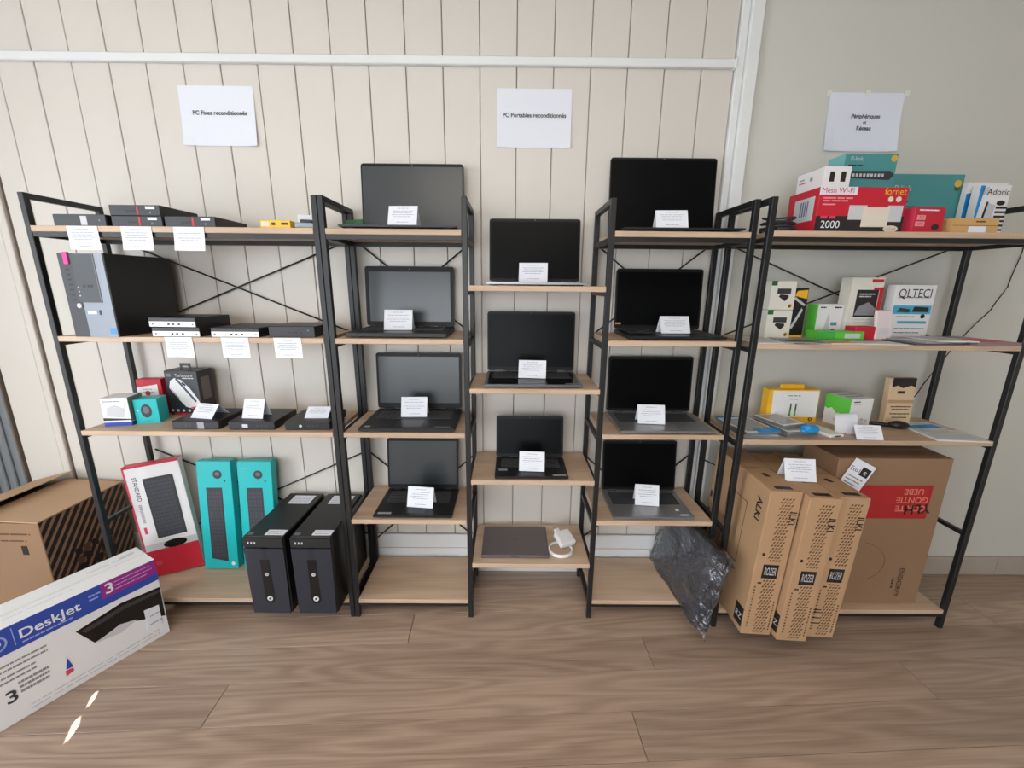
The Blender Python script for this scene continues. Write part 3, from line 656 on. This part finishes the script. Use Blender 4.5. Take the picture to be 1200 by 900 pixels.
poly(T, F, [(.175, .275), (.177, .275), (.177, .34), (.175, .34)], mat('pale_blue_print', (150, 170, 220), .5), t=.0016)
poly(T, F, [(.307, .213), (.345, .133), (.43, .148), (.555, .085), (.557, .222), (.437, .236)], BLKG, 'printed_printer', .001)
poly(T, F, [(.32, .205), (.44, .222), (.555, .212), (.553, .2), (.44, .205), (.33, .19)], DKG, 'printed_printer', .0014); poly(T, F, [(.345, .13), (.42, .115), (.47, .135), (.42, .152)], LGREY, 'printed_page', .0012)
poly(T, F, [(.494, .063), (.541, .056), (.542, .148), (.494, .156)], PAPER, 'white_note', .002); lines(T, Face(C.front.p(.89, .2), (1, 0, 0), (0, 0, 1), .05, .09), [(.1, .9, .1), (.2, .8, .5)], GREY, 'printed_text', .0024, .05)
poly(T, F, [(.271, .135), (.262, .09), (.28, .088)], BLUE, 'printed_arrow', .0012); poly(T, F, [(.258, .064), (.28, .072), (.278, .084), (.26, .086)], REDP, 'printed_arrow', .0012)
text(T, F, '3', .137, .1, .062, DKG, bold=.015); lines(T, Face(C.front.p(.28, .24), (1, 0, 0), (0, 0, 1), .07, .07), [(0, 1, .7), (0, 1, .45), (0, .95, .2)], GREY, 'printed_text', .0012, .13)
lines(T, Face(C.front.p(.2, .4), (1, 0, 0), (0, 0, 1), .13, .09), [(0, .95, .85), (0, .95, .65), (0, .7, .4), (0, .7, .2)], GREY, 'printed_text', .0012, .07); lines(T, Face(C.front.p(.3, .04), (1, 0, 0), (0, 0, 1), .36, .03), [(0, 1, .2), (0, 1, .7)], LGREY, 'printed_text', .0012, .15)
lines(T, C.top, [(.3, .6, .3), (.7, .95, .7)], LGREY, 'printed_text', .001, .02); rect(T, C.top, .88, .72, .96, .8, LGREY, 'printed_mark')
rect(T, C.top, 0, .46, 1, .54, mat('clear_tape', (226, 226, 222), .2), 'packing_tape', .0005)
# open brown carton with dark diagonal stripes
bw, bd, bh = .42, .36, .5
C = Carton('shipping_carton', 'large open brown carton with dark diagonal stripes on its side', 'box', (-2.295, -.078), 0, bw, bd, bh, CARD, R(-1), .002)
T = C.T
bm = bmesh.new(); F = Face(C.right.o, C.right.u, C.right.v, 1, 1)
for k in range(-13, 12):
    a = k * .036; pts = [(a, 0), (a + .02, 0), (a + .02 + bh * .72, bh), (a + bh * .72, bh)]
    q = clipx(pts, .004, -1); q = clipx(q, bd - .004, 1) if len(q) > 2 else q
    if len(q) > 2: prism(bm, [F.p(*p) for p in q], F.n, .0009)
bmesh.ops.recalc_face_normals(bm, faces=bm.faces[:]); stuff(link('printed_stripes', bmesh_to(bm, 'printed_stripes'), DKP, T))
for i in range(5):
    for j in range(3):
        if (i * 3 + j) % 4 != 3: rect(T, F, .1 + .035 * i, .2 + .04 * j, .128 + .035 * i, .234 + .04 * j, BROWN if (i + j) % 2 else DKP, 'printed_square', .0014)
lines(T, C.front, [(.55, .9, .9), (.6, .85, .84)], BROWN, 'printed_text', .001, .012); rect(T, C.front, .78, .72, .84, .8, DKP, 'printed_mark')
M = Matrix.Translation((bw / 2, 0, bh)) @ Matrix.Rotation(R(2), 4, 'Y'); box('flap', -.27, 0, -bd / 2, bd / 2, .001, .006, CARD_LIT, T, .001, 1, M)
M = Matrix.Translation((-bw / 2, 0, bh)) @ Matrix.Rotation(R(-15), 4, 'Y'); box('flap', 0, .2, -bd / 2, bd / 2, .001, .006, CARD_LIT, T, .001, 1, M)
rect(T, C.top, .01, .02, .35, .98, DKP, 'opening_shade', .0006)  # dark panel paints the shade between the flaps onto the closed top

# ------------------------------------------------------------------ cartons on the right unit: bottom
def seat_carton(label, fl, w_, d, h, rot, ry):
    C = Carton('tall_carton', label, 'box', fl, Z5 + .004, w_, d, h, KRAFT, rot, .002, 'tall narrow kraft cartons', ry=ry); T = C.T; F = C.front
    bm = bmesh.new(); random.seed(int(fl[0] * 1000))
    for j in range(46):
        v = .02 + j * .0205
        if .40 < v < .53: continue
        for i in range(4):
            u = .36 + i * .1 + (.05 if j % 2 else 0); prism(bm, [F.p(u, v), F.p(u + .055, v + .004), F.p(u + .075, v + .015), F.p(u + .02, v + .011)], F.n, .0008)
    bmesh.ops.recalc_face_normals(bm, faces=bm.faces[:]); stuff(link('printed_pattern', bmesh_to(bm, 'printed_pattern'), BROWN, T))
    bp_ = rect(T, F, .27, .415, .77, .51, DKP, 'brand_panel', .0012); text(bp_, F, 'ROZER', .52, .4615, .046, LGREY, sx=.31, t=.0018)
    text(T, F, 'ILKI', .82, .83, .034, DKP, rot=-PI / 2, bold=.02); lines(T, F, [(.12, .17, .06 + k * .022) for k in range(14)], BROWN, 'printed_text', .001, .009); lines(T, F, [(.86, .9, .04 + k * .02) for k in range(11)], BROWN, 'printed_text', .001, .01)
    disc(T, F, .2, .58, .006, DKP); lines(T, F, [(.2, .32, .375)], DKP, 'printed_text', .001, .01)
    lines(T, C.top, [(.25, .8, .045)], DKP, 'printed_text', .001, .05); poly(T, C.top, [(.45, .3), (.62, .3), (.55, .38), (.4, .36)], DKP, 'printed_mark')
    text(T, C.left, 'ALKI', .88, .84, .046, DKP, rot=-PI / 2, bold=.02); rect(T, C.left, .85, .04, .98, .17, DKP, 'brand_panel', .0012); text(T, C.left, 'RZ', .915, .1, .035, LGREY, t=.0018)
    for a in ((.35, .38, .355, .82), (.7, .38, .705, .82), (.35, .815, .7, .82), (.35, .38, .7, .385)): rect(T, C.left, *a, BROWN, 'cut_line', .0008)
    for k in range(4): rect(T, C.left, .02, .2 + k * .14, .06, .25 + k * .14, DKP, 'printed_mark')
    rect(T, C.top, 0, .5, 1, .505, BROWN, 'lid_seam', .0006)
    return C
seat_carton('tall narrow kraft carton standing against the shelf post', (.921, -.192), .117, .41, .622, R(-1), R(2.6))
seat_carton('tall narrow kraft carton in the middle of three, jutting out furthest', (1.045, -.222), .115, .41, .612, R(-1), R(2.6))
C = seat_carton('tall narrow kraft carton leaning next to the large brown carton', (1.167, -.204), .112, .41, .606, R(-1), R(2.6))
text(C.T, C.front, 'ILLI', .18, .16, .05, DKP, rot=-PI / 2)
C = Carton('large_carton', 'large plain brown carton with red panel on the bottom board', 'box', (1.322, -.02), Z5, .462, .2, .682, CARD, 0, .002); T, F = C.T, C.front
rect(T, F, .1, .61, .88, .83, mat('carton_red', (176, 36, 40), .6), 'red_panel'); 
for k, s in enumerate(('UEBE', 'GONTIE', 'CORITE')): text(T, F, s, .72 - .0 * k, .79 - k * .055, .036, mat('pink_print', (222, 128, 110), .6), rot=PI, bold=.02)
text(T, F, 'YLH', .78, .675, .06, DKP, rot=R(185), bold=.02); text(T, F, 'ENDORFY', .79, .16, .032, DKP, rot=PI / 2 + PI); lines(T, F, [(.72, .74, .12 + k * .015) for k in range(5)], DKP, 'printed_text', .001, .008)
bm = bmesh.new()
for k in range(24):
    a, b = R(70 - k * 5), R(65 - k * 5); c0 = (.28, .3)
    prism(bm, [F.p(c0[0] + .33 * math.cos(t) * r, c0[1] + .15 * math.sin(t) * r) for t, r in ((b, 1), (b, 1.012), (a, 1.012), (a, 1))][::1], F.n, .0006)
bmesh.ops.recalc_face_normals(bm, faces=bm.faces[:]); stuff(link('printed_arc', bmesh_to(bm, 'printed_arc'), BROWN, T))
rect(T, C.top, .0, .42, 1, .58, mat('brown_tape', (140, 104, 74), .3), 'packing_tape', .0005)
tent('white folded price card on top of the middle tall kraft carton', 1.121, -.1, .7135, .115, .082, R(-5), .03)
T = thing('price_card', 'tilted white price card with black square propped against the red panel', 'price card', (1.365, -.034, .652), (R(-4), R(27), R(-6)))
box('card', -.045, .045, -.001, .0, 0, .125, PAPER, T); F = Face((-.045, -.001, 0), (1, 0, 0), (0, 0, 1), .09, .125)
rect(T, F, .52, .55, .92, .85, DKP, 'printed_square', .0006); text(T, F, 'e', .72, .7, .03, PAPER, t=.0012); text(T, F, 'Eto1', .28, .66, .024, DKP, t=.0008); lines(T, F, [(.1, .85, .4), (.1, .8, .28), (.15, .7, .16)], GREY, 'printed_text', .0006, .04)

# plastic wrapped monitor leaning in the right bay
T = thing('wrapped_monitor', 'dark flat monitor wrapped in crinkled clear plastic below the silver laptop', 'monitor', (.747, .05, Z5 + .006), (0, R(10), R(4.5)))
box('panel', -.002, .036, -.205, .205, .0, .325, mat('monitor_dark', (66, 71, 84), .4), T, .006, 2)
box('screen', -.004, -.001, -.195, .195, .015, .315, mat('monitor_face', (78, 84, 98), .28), T)
random.seed(3)
bm = bmesh.new(); bx(bm, -.012, .046, -.235, .225, -.004, .34)
bmesh.ops.subdivide_edges(bm, edges=bm.edges[:], cuts=9, use_grid_fill=True)
for v in bm.verts:
    c = v.co; n = math.sin(c.y * 41 + c.z * 23) * .5 + math.sin(c.y * 17 - c.z * 57 + 2) * .5
    if c.x < -.011: c.x += .006 * n - .002
    if c.x > .045: c.x -= .003 + .003 * n
    if c.y < -.234:
        k = (c.z - .17) / .17
        c.x = .017 + (c.x - .017) * .35; c.y -= .004 + .012 * n + (.04 if k > .82 else 0) + (.0)
        if k > .82: c.z -= .02
    elif c.z < 0: c.z = max(c.z, -.004)
    if c.z > .339: c.z -= .006 + .006 * n; c.x = .017 + (c.x - .017) * .7
for f in bm.faces: f.smooth = False
link('plastic_bag', bmesh_to(bm, 'plastic_bag'), CLEAR, T)
bm = bmesh.new(); vs = [bm.verts.new(p) for p in ((-.008, -.19, .04), (.04, -.19, .05), (.016, -.256, -.028), (.014, -.235, .06), (.016, -.2, -.004))]
for f in ((0, 2, 3), (3, 2, 1), (0, 4, 2), (2, 4, 1)): bm.faces.new([vs[i] for i in f])
link('bag_corner', bmesh_to(bm, 'bag_corner'), CLEAR, T)

# ------------------------------------------------------------------ right unit: top board
def cables(label, x, y, z, rad, n, m=BLK):
    T = thing('cable_bundle', label, 'cable', (x, y, z)); random.seed(int(x * 100))
    for q in range(n):
        pts = []; ph = random.random() * 6; rr = rad * random.uniform(.6, 1)
        for k in range(26):
            a = k / 25 * 2 * PI * 1.6 + ph; pts.append((math.cos(a) * rr * 1.15, math.sin(a) * rr * .7, .004 + q * .0075 + .0035 * math.sin(a * 2 + ph) + .0035))
        tube('cable', pts, .0036, m, T, 6)
    box('plug', -.03, .01, -.05, -.025, 0, .018, m, T, .004, 2); return T
cables('tangle of black power cables beside the shelf post', .975, .045, Z1, .056, 7, DKG)
C = Carton('wifi_carton', 'big red and black carton printed 2000 with white router picture', 'box', (1.055, -.032), Z1, .305, .162, .146, RED, R(0), .0015); T, F = C.T, C.front
rect(T, F, 0, 0, 1, .36, DKP); rect(T, F, 0, .83, .42, 1, PAPER); text(T, F, 'Mesh Wi-Fi', .2, .915, .024, RED, t=.002); text(T, F, '2000', .17, .16, .034, PAPER, t=.0018)
text(T, F, 'fornet', .85, .9, .03, YEL); lines(T, F, [(.05, .38, .74), (.05, .34, .68), (.05, .2, .6)], mat('pink_pale', (232, 150, 160), .5), 'printed_text', .0011, .03); lines(T, F, [(.05, .22, .3)], REDP, 'printed_text', .0014, .06)
for a in ((.36, .28, .56, .6), (.8, .24, .97, .6), (.52, .12, .82, .56)): rect(T, F, *a, LGREY if a[0] != .52 else CREAM, 'printed_router', .0012 + (.0006 if a[0] == .52 else 0))
disc(T, F, .87, .08, .016, CREAM, 'printed_badge', .002, 16, 1.6, .7); text(T, F, '4.2 pts', .87, .08, .012, RED, t=.0036)
for u in (.81, .9): disc(T, F, u, .74, .009, CREAM)
rect(T, C.left, .25, .28, .88, .82, LGREY, 'label'); 
for k in range(4): rect(T, C.left, .45 + k * .07, .4, .49 + k * .07, .75, mat('bar_blue', (110, 116, 150), .6), 'printed_bars', .0012)
C = Carton('plug_carton', 'white carton with two black sockets lying on the red carton', 'box', (1.078, -.006), Z1 + .1468, .092, .14, .07, WHITE, 0, .0012); T, F = C.T, C.front
for u in (.3, .72): rect(T, F, u - .09, .3, u + .09, .76, DKP, 'printed_socket', .001)
disc(T, C.left, .55, .6, .007, GREY); lines(T, C.left, [(.1, .35, .5)], REDP, 'printed_text', .001, .06); lines(T, C.left, [(.1, .3, .66)], GREY, 'printed_text', .001, .06)
C = Carton('switch_carton', 'teal carton with network switch picture lying on the red carton', 'box', (1.178, .045), Z1 + .1468, .187, .08, .125, TEALD, R(0), .0012); T, F = C.T, C.front
poly(T, F, [(.1, .36), (.9, .32), (.98, .45), (.9, .56), (.12, .55)], DKG, 'printed_switch', .001); 
for k in range(9): rect(T, F, .18 + k * .07, .4, .225 + k * .07, .48, LGREY, 'printed_port', .0014)
disc(T, F, .93, .88, .011, GOLD, 'gold_seal', .001); text(T, F, 'P-link', .22, .86, .02, LGREY); lines(T, F, [(.08, .35, .68)], DKP, 'printed_text', .001, .03); rect(T, C.left, 0, 0, 1, 1, TEALL)
C = Carton('network_carton', 'upright dark teal carton behind the small red carton', 'box', (1.41, .15), Z1, .316, .055, .234, TEALD, 0, .0012); T, F = C.T, C.front
disc(T, F, .93, .86, .013, GOLD, 'gold_seal', .001); disc(T, F, .93, .8, .012, GRND, 'printed_mark', .0009); text(T, F, 'P-link', .27, .78, .03, LGREY); lines(T, F, [(.27, .52, .5)], DKP, 'printed_text', .001, .012); disc(T, F, .35, .58, .004, DKP)
C = Carton('adapter_carton', 'small red carton with white badges between big carton and tan box', 'box', (1.4, -.03), Z1, .115, .06, .086, RED, R(5), .0012); T, F = C.T, C.front
lines(T, F, [(.12, .75, .85)], PAPER, 'printed_text', .001, .05); rect(T, F, .08, .5, .36, .68, mat('pink_pale', (232, 150, 160), .5), 'badge'); rect(T, F, .06, .26, .36, .44, mat('pink_pale', (232, 150, 160), .5), 'badge')
text(T, F, 'AC', .22, .59, .014, RED); text(T, F, '600', .21, .35, .014, RED); disc(T, F, .74, .24, .012, DKP, 'printed_dongle', .001, 14, 1.2, .8); rect(T, C.left, 0, 0, 1, 1, REDP)
C = Carton('flat_box', 'low tan cardboard box with white label', 'box', (1.536, -.032), Z1, .162, .095, .05, TAN, 0, .0015); T, F = C.T, C.front
rect(T, F, .36, .04, .74, .46, PAPER, 'label'); rect(T, F, 0, .5, 1, .53, BROWN, 'lid_seam'); lines(T, F, [(.5, .7, .72)], BROWN, 'printed_text', .001, .1)
C = Carton('cable_pack', 'white and blue hanging pack behind the black-striped pack', 'packet', (1.715, .12), Z1, .15, .022, .2, WHITE, 0, .001); T, F = C.T, C.front
poly(T, F, [(0, 0), (.45, 0), (.5, .82), (.3, .8), (.24, .68), (.18, .82), (0, .8)], BLUEB)
C = Carton('cable_pack', 'white hanging pack with black bars and a cable picture', 'packet', (1.716, .075), Z1, .114, .03, .182, WHITE, 0, .001); T, F = C.T, C.front
poly(T, F, [(0, 0), (0, .98), (.14, .98), (.02, 0)], BLUEB); text(T, F, 'Adoric', .6, .86, .03, DKP)
for k in range(7): rect(T, F, .64, .04 + k * .085, 1, .08 + k * .085, DKP, 'printed_bar', .001)
disc(T, F, .76, .66, .011, DKP, 'printed_plug', .0012, 12, 1.4, .8); poly(T, F, [(.25, .2), (.55, .2), (.6, .62), (.35, .66)], LGREY, 'printed_picture'); poly(T, F, [(.22, .2), (.28, .2), (.36, .68), (.3, .68)], DKP, 'printed_picture', .0012)
rect(T, F, .1, .8, .28, .96, LGREY)

# ------------------------------------------------------------------ right unit: second board
def cam_carton(z, lab):
    C = Carton('camera_carton', lab, 'box', (1.035, .125), z, .1, .06, .112, mat('warm_white', (226, 224, 214), .5), 0, .0012); T, F = C.T, C.front
    rect(T, F, .0, .84, .22, 1, GRND, 'printed_badge'); rect(T, F, .26, .56, .8, .74, DKG, 'printed_camera'); poly(T, F, [(.34, .46), (.6, .3), (.74, .44), (.72, .52), (.4, .54)], DKP, 'printed_camera', .001)
    disc(T, F, .84, .14, .008, GOLD, 'gold_seal'); disc(T, F, .82, .12, .005, BROWN, 'printed_mark', .0016)
cam_carton(Z2, 'white carton with black camera picture, lower one of two'); cam_carton(Z2 + .1135, 'white carton with black camera picture, lying on its twin')
C = Carton('tool_pack', 'narrow black and yellow blister pack beside the camera cartons', 'packet', (1.142, .15), Z2, .062, .025, .2, BLK, 0, .001); T, F = C.T, C.front
rect(T, F, 0, 0, 1, .05, YEL); poly(T, F, [(.1, .84), (.95, .78), (.95, .96), (.3, .94)], YEL); poly(T, F, [(.1, .2), (.25, .18), (.8, .55), (.7, .6)], LGREY, 'tool_picture'); poly(T, F, [(.1, .78), (.2, .82), (.95, .66), (.8, .64)], LGREY, 'tool_picture')
disc(T, F, .05, .5, .006, YEL)
C = Carton('adapter_carton', 'white carton with green side and drawn tower picture', 'box', (1.255, .16), Z2, .118, .05, .136, WHITE, R(3), .0012); T, F = C.T, C.front
rect(T, C.left, 0, 0, 1, 1, GRN); rect(T, F, 0, 0, .05, 1, GRN); poly(T, F, [(.35, .15), (.6, .15), (.5, .7), (.46, .7)], LGREY, 'printed_picture'); rect(T, F, .6, .36, .82, .46, TEALD); disc(T, F, .7, .2, .009, DKP); lines(T, F, [(.15, .35, .88), (.65, .92, .88)], DKP, 'printed_text', .001, .04)
C = Carton('flat_carton', 'low bright green carton lying among the brochures', 'box', (1.19, .05), Z2 + .004, .185, .06, .032, GRN, R(-1), .001); rect(C.T, C.front, .6, .2, .92, .75, LGREY, 'label'); rect(C.T, C.front, 0, 0, .4, 1, mat('green_mid', (66, 170, 62), .45))
C = Carton('cartridge_carton', 'tall white and red carton with black photo panel', 'box', (1.375, .15), Z2, .13, .06, .243, mat('warm_white', (226, 224, 214), .5), 0, .0012); T, F = C.T, C.front
rect(T, F, .2, .35, .86, .8, DKP, 'printed_photo'); poly(T, F, [(.22, .38), (.84, .38), (.84, .5), (.6, .6), (.3, .52)], GREY, 'printed_photo', .0012); lines(T, F, [(.28, .75, .72), (.28, .65, .68)], LGREY, 'printed_text', .0014, .02)
poly(T, F, [(.88, .4), (1, .46), (1, .84), (.7, .84), (.7, .8), (.88, .8)], RED); rect(T, F, .6, .92, .95, .97, RED); lines(T, F, [(.25, .8, .3), (.25, .8, .25)], LGREY, 'printed_text', .001, .02)
C = Carton('adapter_carton', 'small red carton with slanted side among the brochures', 'box', (1.345, .055), Z2 + .004, .085, .05, .05, RED, R(5), .001); rect(C.T, C.front, .1, .2, .5, .5, REDP)
C = Carton('clear_packet', 'pale pinkish clear packet leaning before the white and red carton', 'packet', (1.432, .06), Z2 + .003, .07, .012, .115, mat('pale_pink_film', (226, 212, 214), .2), R(5), .003, rx=R(-8)); rect(C.T, C.front, .2, .2, .8, .4, LGREY, 'label')
C = Carton('keyboard_pack', 'white pack with blue product band and big black letters', 'box', (1.555, .15), Z2, .165, .04, .215, WHITE, 0, .0012); T, F = C.T, C.front
rect(T, F, .03, .46, .97, .62, mat('cyan_band', (70, 170, 204), .45)); poly(T, F, [(.12, .5), (.45, .49), (.45, .55), (.2, .58)], DKG, 'printed_picture', .0012); poly(T, F, [(.5, .5), (.92, .5), (.9, .59), (.55, .6)], DKP, 'printed_picture', .0012)
text(T, F, 'QLTECI', .5, .84, .048, DKP, sx=.85); lines(T, F, [(.1, .9, .76)], GREY, 'printed_text', .001, .02); rect(T, F, .2, .28, .92, .33, mat('cyan_band', (70, 170, 204), .45)); disc(T, F, .8, .42, .009, DKP); lines(T, F, [(.15, .6, .4), (.15, .9, .18), (.15, .8, .1)], GREY, 'printed_text', .001, .02)
# brochures along the front of the second board
def brochure(label, x, y, z, w_, d, rz, m, t=.003, cat='brochure', panel=None, rx=0):
    C = Carton('brochure', label, cat, (x, y), z, w_, d, t, m, rz, .0004, 'brochures and leaflets', rx=rx, body='pages')
    if panel: rect(C.T, C.top, .08, .1, .92, .6, panel, 'printed_panel', .0005)
    lines(C.T, C.top, [(.1, .8, .7), (.1, .7, .8)], INK, 'printed_text', .0005, .03); return C
WB = mat('brochure_white', (214, 214, 210), .4); GB = mat('brochure_grey', (150, 150, 152), .35); DB = mat('brochure_dark', (82, 76, 80), .35); PB_ = mat('brochure_mauve', (140, 116, 122), .35)
brochure('white leaflet lying at the board end next to the camera cartons', .912, -.068, Z2, .13, .16, R(8), WB, .004, panel=LGREY)
brochure('grey leaflet overlapping the white one below the tool pack', 1.0, -.06, Z2 + .0042, .15, .15, R(-12), GB, .003, panel=DB)
brochure('white leaflet with orange strip in front of green carton', 1.13, -.07, Z2, .16, .095, R(6), WB, .004, panel=ORANGE)
brochure('white folded leaflet in front of the small red carton', 1.285, -.068, Z2, .15, .09, R(-5), WB, .004)
brochure('dark magazine under white ones below the blue-banded pack', 1.47, -.07, Z2, .19, .18, R(3), DB, .006)
brochure('grey magazine lying on the dark one', 1.5, -.075, Z2 + .0065, .18, .17, R(9), GB, .005, panel=LGREY)
brochure('white magazine uppermost of the magazine pile', 1.555, -.06, Z2 + .012, .14, .15, R(-6), WB, .004, panel=LGREY)
brochure('mauve glossy magazine at the outer end of second board', 1.69, -.075, Z2, .165, .21, R(2), PB_, .012, panel=REDP)
# wall cord hanging behind the right unit
pts = [(2.26, .298, 2.748), (2.23, .298, 2.2), (2.2, .296, 1.66), (2.194, .294, 1.60), (2.17, .292, 1.45), (2.12, .29, 1.35), (2.04, .287, 1.255), (1.96, .284, 1.13), (1.92, .282, 1.06), (1.87, .28, .96), (1.80, .278, .90), (1.76, .276, .86), (1.74, .274, .4), (1.74, .274, .004)]
P = []
for i in range(len(pts) - 1):
    for k in range(5): P.append(Vector(pts[i]).lerp(Vector(pts[i + 1]), k / 5) + Vector((.0015 * math.sin((i * 5 + k) * 1.3), 0, 0)))
P.append(Vector(pts[-1]))
tag(tube('hanging_cable', P, .0021, BLK, None, 6), 'thin black cord running down the plaster wall behind the shelves', 'cord')

# ------------------------------------------------------------------ right unit: third board
def tablet(label, x, y, z, w_, d, rz, strips):
    C = Carton('tablet', label, 'tablet', (x, y), z, w_, d, .011, SILV, rz, .002, 'tablets with blue film', body='body')
    rect(C.T, C.top, .03, .02, .97, .98, WHITE, 'bezel', .0006); rect(C.T, C.top, .09, .1, .91, .9, mat('tablet_glass', (156, 158, 160), .15), 'screen', .001)
    for a in strips: rect(C.T, C.top, *a, BLUEB, 'blue_film', .0018)
    return C
tablet('white tablet with blue film edge at the bottom by the post', .908, -.045, Z3, .145, .25, R(-2), [(0, .9, 1, 1)])
tablet('white tablet lying on another beside the post with blue corner film', .918, -.05, Z3 + .0132, .15, .19, R(9), [(.7, 0, 1, .2)])
tablet('silver tablet at the bottom of the pile beside the yellow carton', 1.085, -.035, Z3, .14, .19, R(10), [(0, .85, .6, 1)])
tablet('silver tablet in the middle of the pile with blue corner film', 1.085, -.04, Z3 + .0132, .14, .18, R(10), [(.72, 0, 1, .3)])
tablet('grey tablet on top of the pile beside the yellow carton', 1.09, .0, Z3 + .0264, .12, .15, R(16), [])
T = thing('blue_film_piece', 'crumpled bright blue film piece on the board edge', 'film', (1.16, -.045, Z3 + .028)); random.seed(5)
bm = bmesh.new(); bmesh.ops.create_icosphere(bm, subdivisions=2, radius=.034)
for v in bm.verts: v.co = Vector((v.co.x * 1.0, v.co.y * .6, v.co.z * .55 + .0)) * random.uniform(.8, 1.15) + Vector((0, 0, .012))
link('film', bmesh_to(bm, 'film'), BLUEB, T); T.location.z = Z3 + .0285
T = thing('blue_film_piece', 'flat bright blue film strip draping towards the board edge', 'film', (1.0, -.048, Z3 + .0255)); bm = bmesh.new(); g = []
for i in range(7):
    for j in range(2): g.append(bm.verts.new((-.035 + i * .0115, -.008 + j * .05 + .004 * math.sin(i * 2), .002 + .011 * (i / 6) ** 2 + .002 * math.sin(i * 3 + j))))
for i in range(6): bm.faces.new((g[2 * i], g[2 * i + 2], g[2 * i + 3], g[2 * i + 1]))
thicken(bm, Vector((0, 0, -.0015))); link('film', bmesh_to(bm, 'film'), BLUEB, T)
C = Carton('slim_charger', 'slim white rectangular device lying beside the tablets', 'device', (1.255, -.035), Z3, .068, .12, .012, WHITE, R(12), .004); rect(C.T, C.top, .1, .1, .9, .9, mat('warm_white', (226, 224, 214), .5), 'top_panel', .0006); rect(C.T, C.front, .3, .3, .7, .7, DKG, 'port', .0006)
C = Carton('cable_carton', 'yellow and white carton with two green cables pictured', 'box', (1.118, .165), Z3, .222, .045, .146, YEL, R(0), .0015); T, F = C.T, C.front
poly(T, F, [(.1, .16), (.98, .16), (.98, .96), (.08, .96)], WHITE); lines(T, F, [(.38, .62, .8), (.42, .6, .7)], GREY, 'printed_text', .001, .03)
for u in (.46, .56): poly(T, F, [(u - .018, .2), (u + .018, .2), (u + .014, .58), (u - .014, .58)], GRND, 'printed_cable', .0012); rect(T, F, u - .012, .24, u + .012, .36, GRN, 'printed_cable', .0018)
disc(T, F, .88, .09, .008, DKP, 'seal', .001); disc(T, F, .88, .09, .004, YEL, 'seal', .0016); lines(T, F, [(.16, .24, .28)], LGREY, 'printed_text', .0012, .03)
box('hang_tab', -.052, .052, -.004, .004, .146, .166, YEL, T, .002)
C = Carton('bulb_carton', 'green and white cube carton turned at an angle', 'box', (1.405, .075), Z3, .115, .11, .128, WHITE, R(12), .0012); T, F = C.T, C.front
poly(T, C.left, [(0, .55), (.15, .5), (.3, .58), (.5, .42), (.62, .46), (.85, .36), (1, .45), (1, 1), (0, 1)], GRN); lines(T, F, [(.12, .4, .88)], DKP, 'printed_text', .001, .04); lines(T, F, [(.12, .5, .8)], LGREY, 'printed_text', .001, .02)
for k in range(4): disc(T, F, .2 + k * .2, .3 - .05 * (k % 2), .006, LGREY)
rect(T, C.top, .05, .1, .95, .9, LGREY); lines(T, C.top, [(.1, .9, .3), (.1, .9, .6)], GREY, 'printed_text', .001, .1); disc(T, C.left, .5, .2, .008, LGREY)
tent('crumpled white price card standing near the board edge beside the cube carton', 1.4, -.05, Z3, .1, .05, R(-4), .03)
T = thing('loose_cards', 'small heap of folded white slips behind a price card', 'paper', (1.385, .014, Z3), (0, 0, R(4)))
for k in range(4):
    M = Matrix.Translation((-.02 + k * .01, .012 + .008 * k, 0)) @ Matrix.Rotation(R(-6 + 4 * k), 4, 'Z') @ Matrix.Rotation(R(-14), 4, 'X'); box('slip', -.045, .045, -.0006, .0, .001, .066 + .008 * (k % 2), PAPER, T, 0, 1, M)
T = thing('barcode_scanner', 'black handheld device with a curved neck lying by white slips', 'device', (1.585, .1, Z3), (0, 0, R(-14)))
tube('neck', [(-.1, .024, .016), (-.06, .018, .014), (0, .005, .012), (.03, 0, .012)], .008, BLK, T, 10)
bm = bmesh.new(); bmesh.ops.create_uvsphere(bm, u_segments=16, v_segments=10, radius=.03)
for v in bm.verts: v.co = Vector((v.co.x * 1.25 + .05, v.co.y * .75, v.co.z * .55 + .0166))
for f in bm.faces: f.smooth = True
link('head', bmesh_to(bm, 'head'), BLK, T)
C = Carton('coffee_pack', 'kraft paper pack with black header propped at the back', 'packet', (1.634, .155), Z3, .112, .03, .2, KRAFTL, R(0), .002, rx=R(-3)); T, F = C.T, C.front
poly(T, F, [(.08, 1), (.98, 1), (.98, .8), (.8, .84), (.5, .78), (.3, .84), (.08, .8)], DKP, 'header'); rect(T, F, .32, .66, .6, .72, DKP); lines(T, F, [(.15, .9, .36), (.2, .85, .3), (.15, .9, .2), (.25, .85, .12)], BROWN, 'printed_text', .001, .025); rect(T, F, 0, .45, 1, .52, KRAFT)
brochure('white catalogue with blue band at the outer end of the third board', 1.655, -.055, Z3, .19, .13, R(-6), WB, .006, panel=LGREY)
brochure('white and blue leaflet behind the catalogue on third board', 1.675, .06, Z3, .17, .09, R(8), WB, .004, panel=BLUEB)
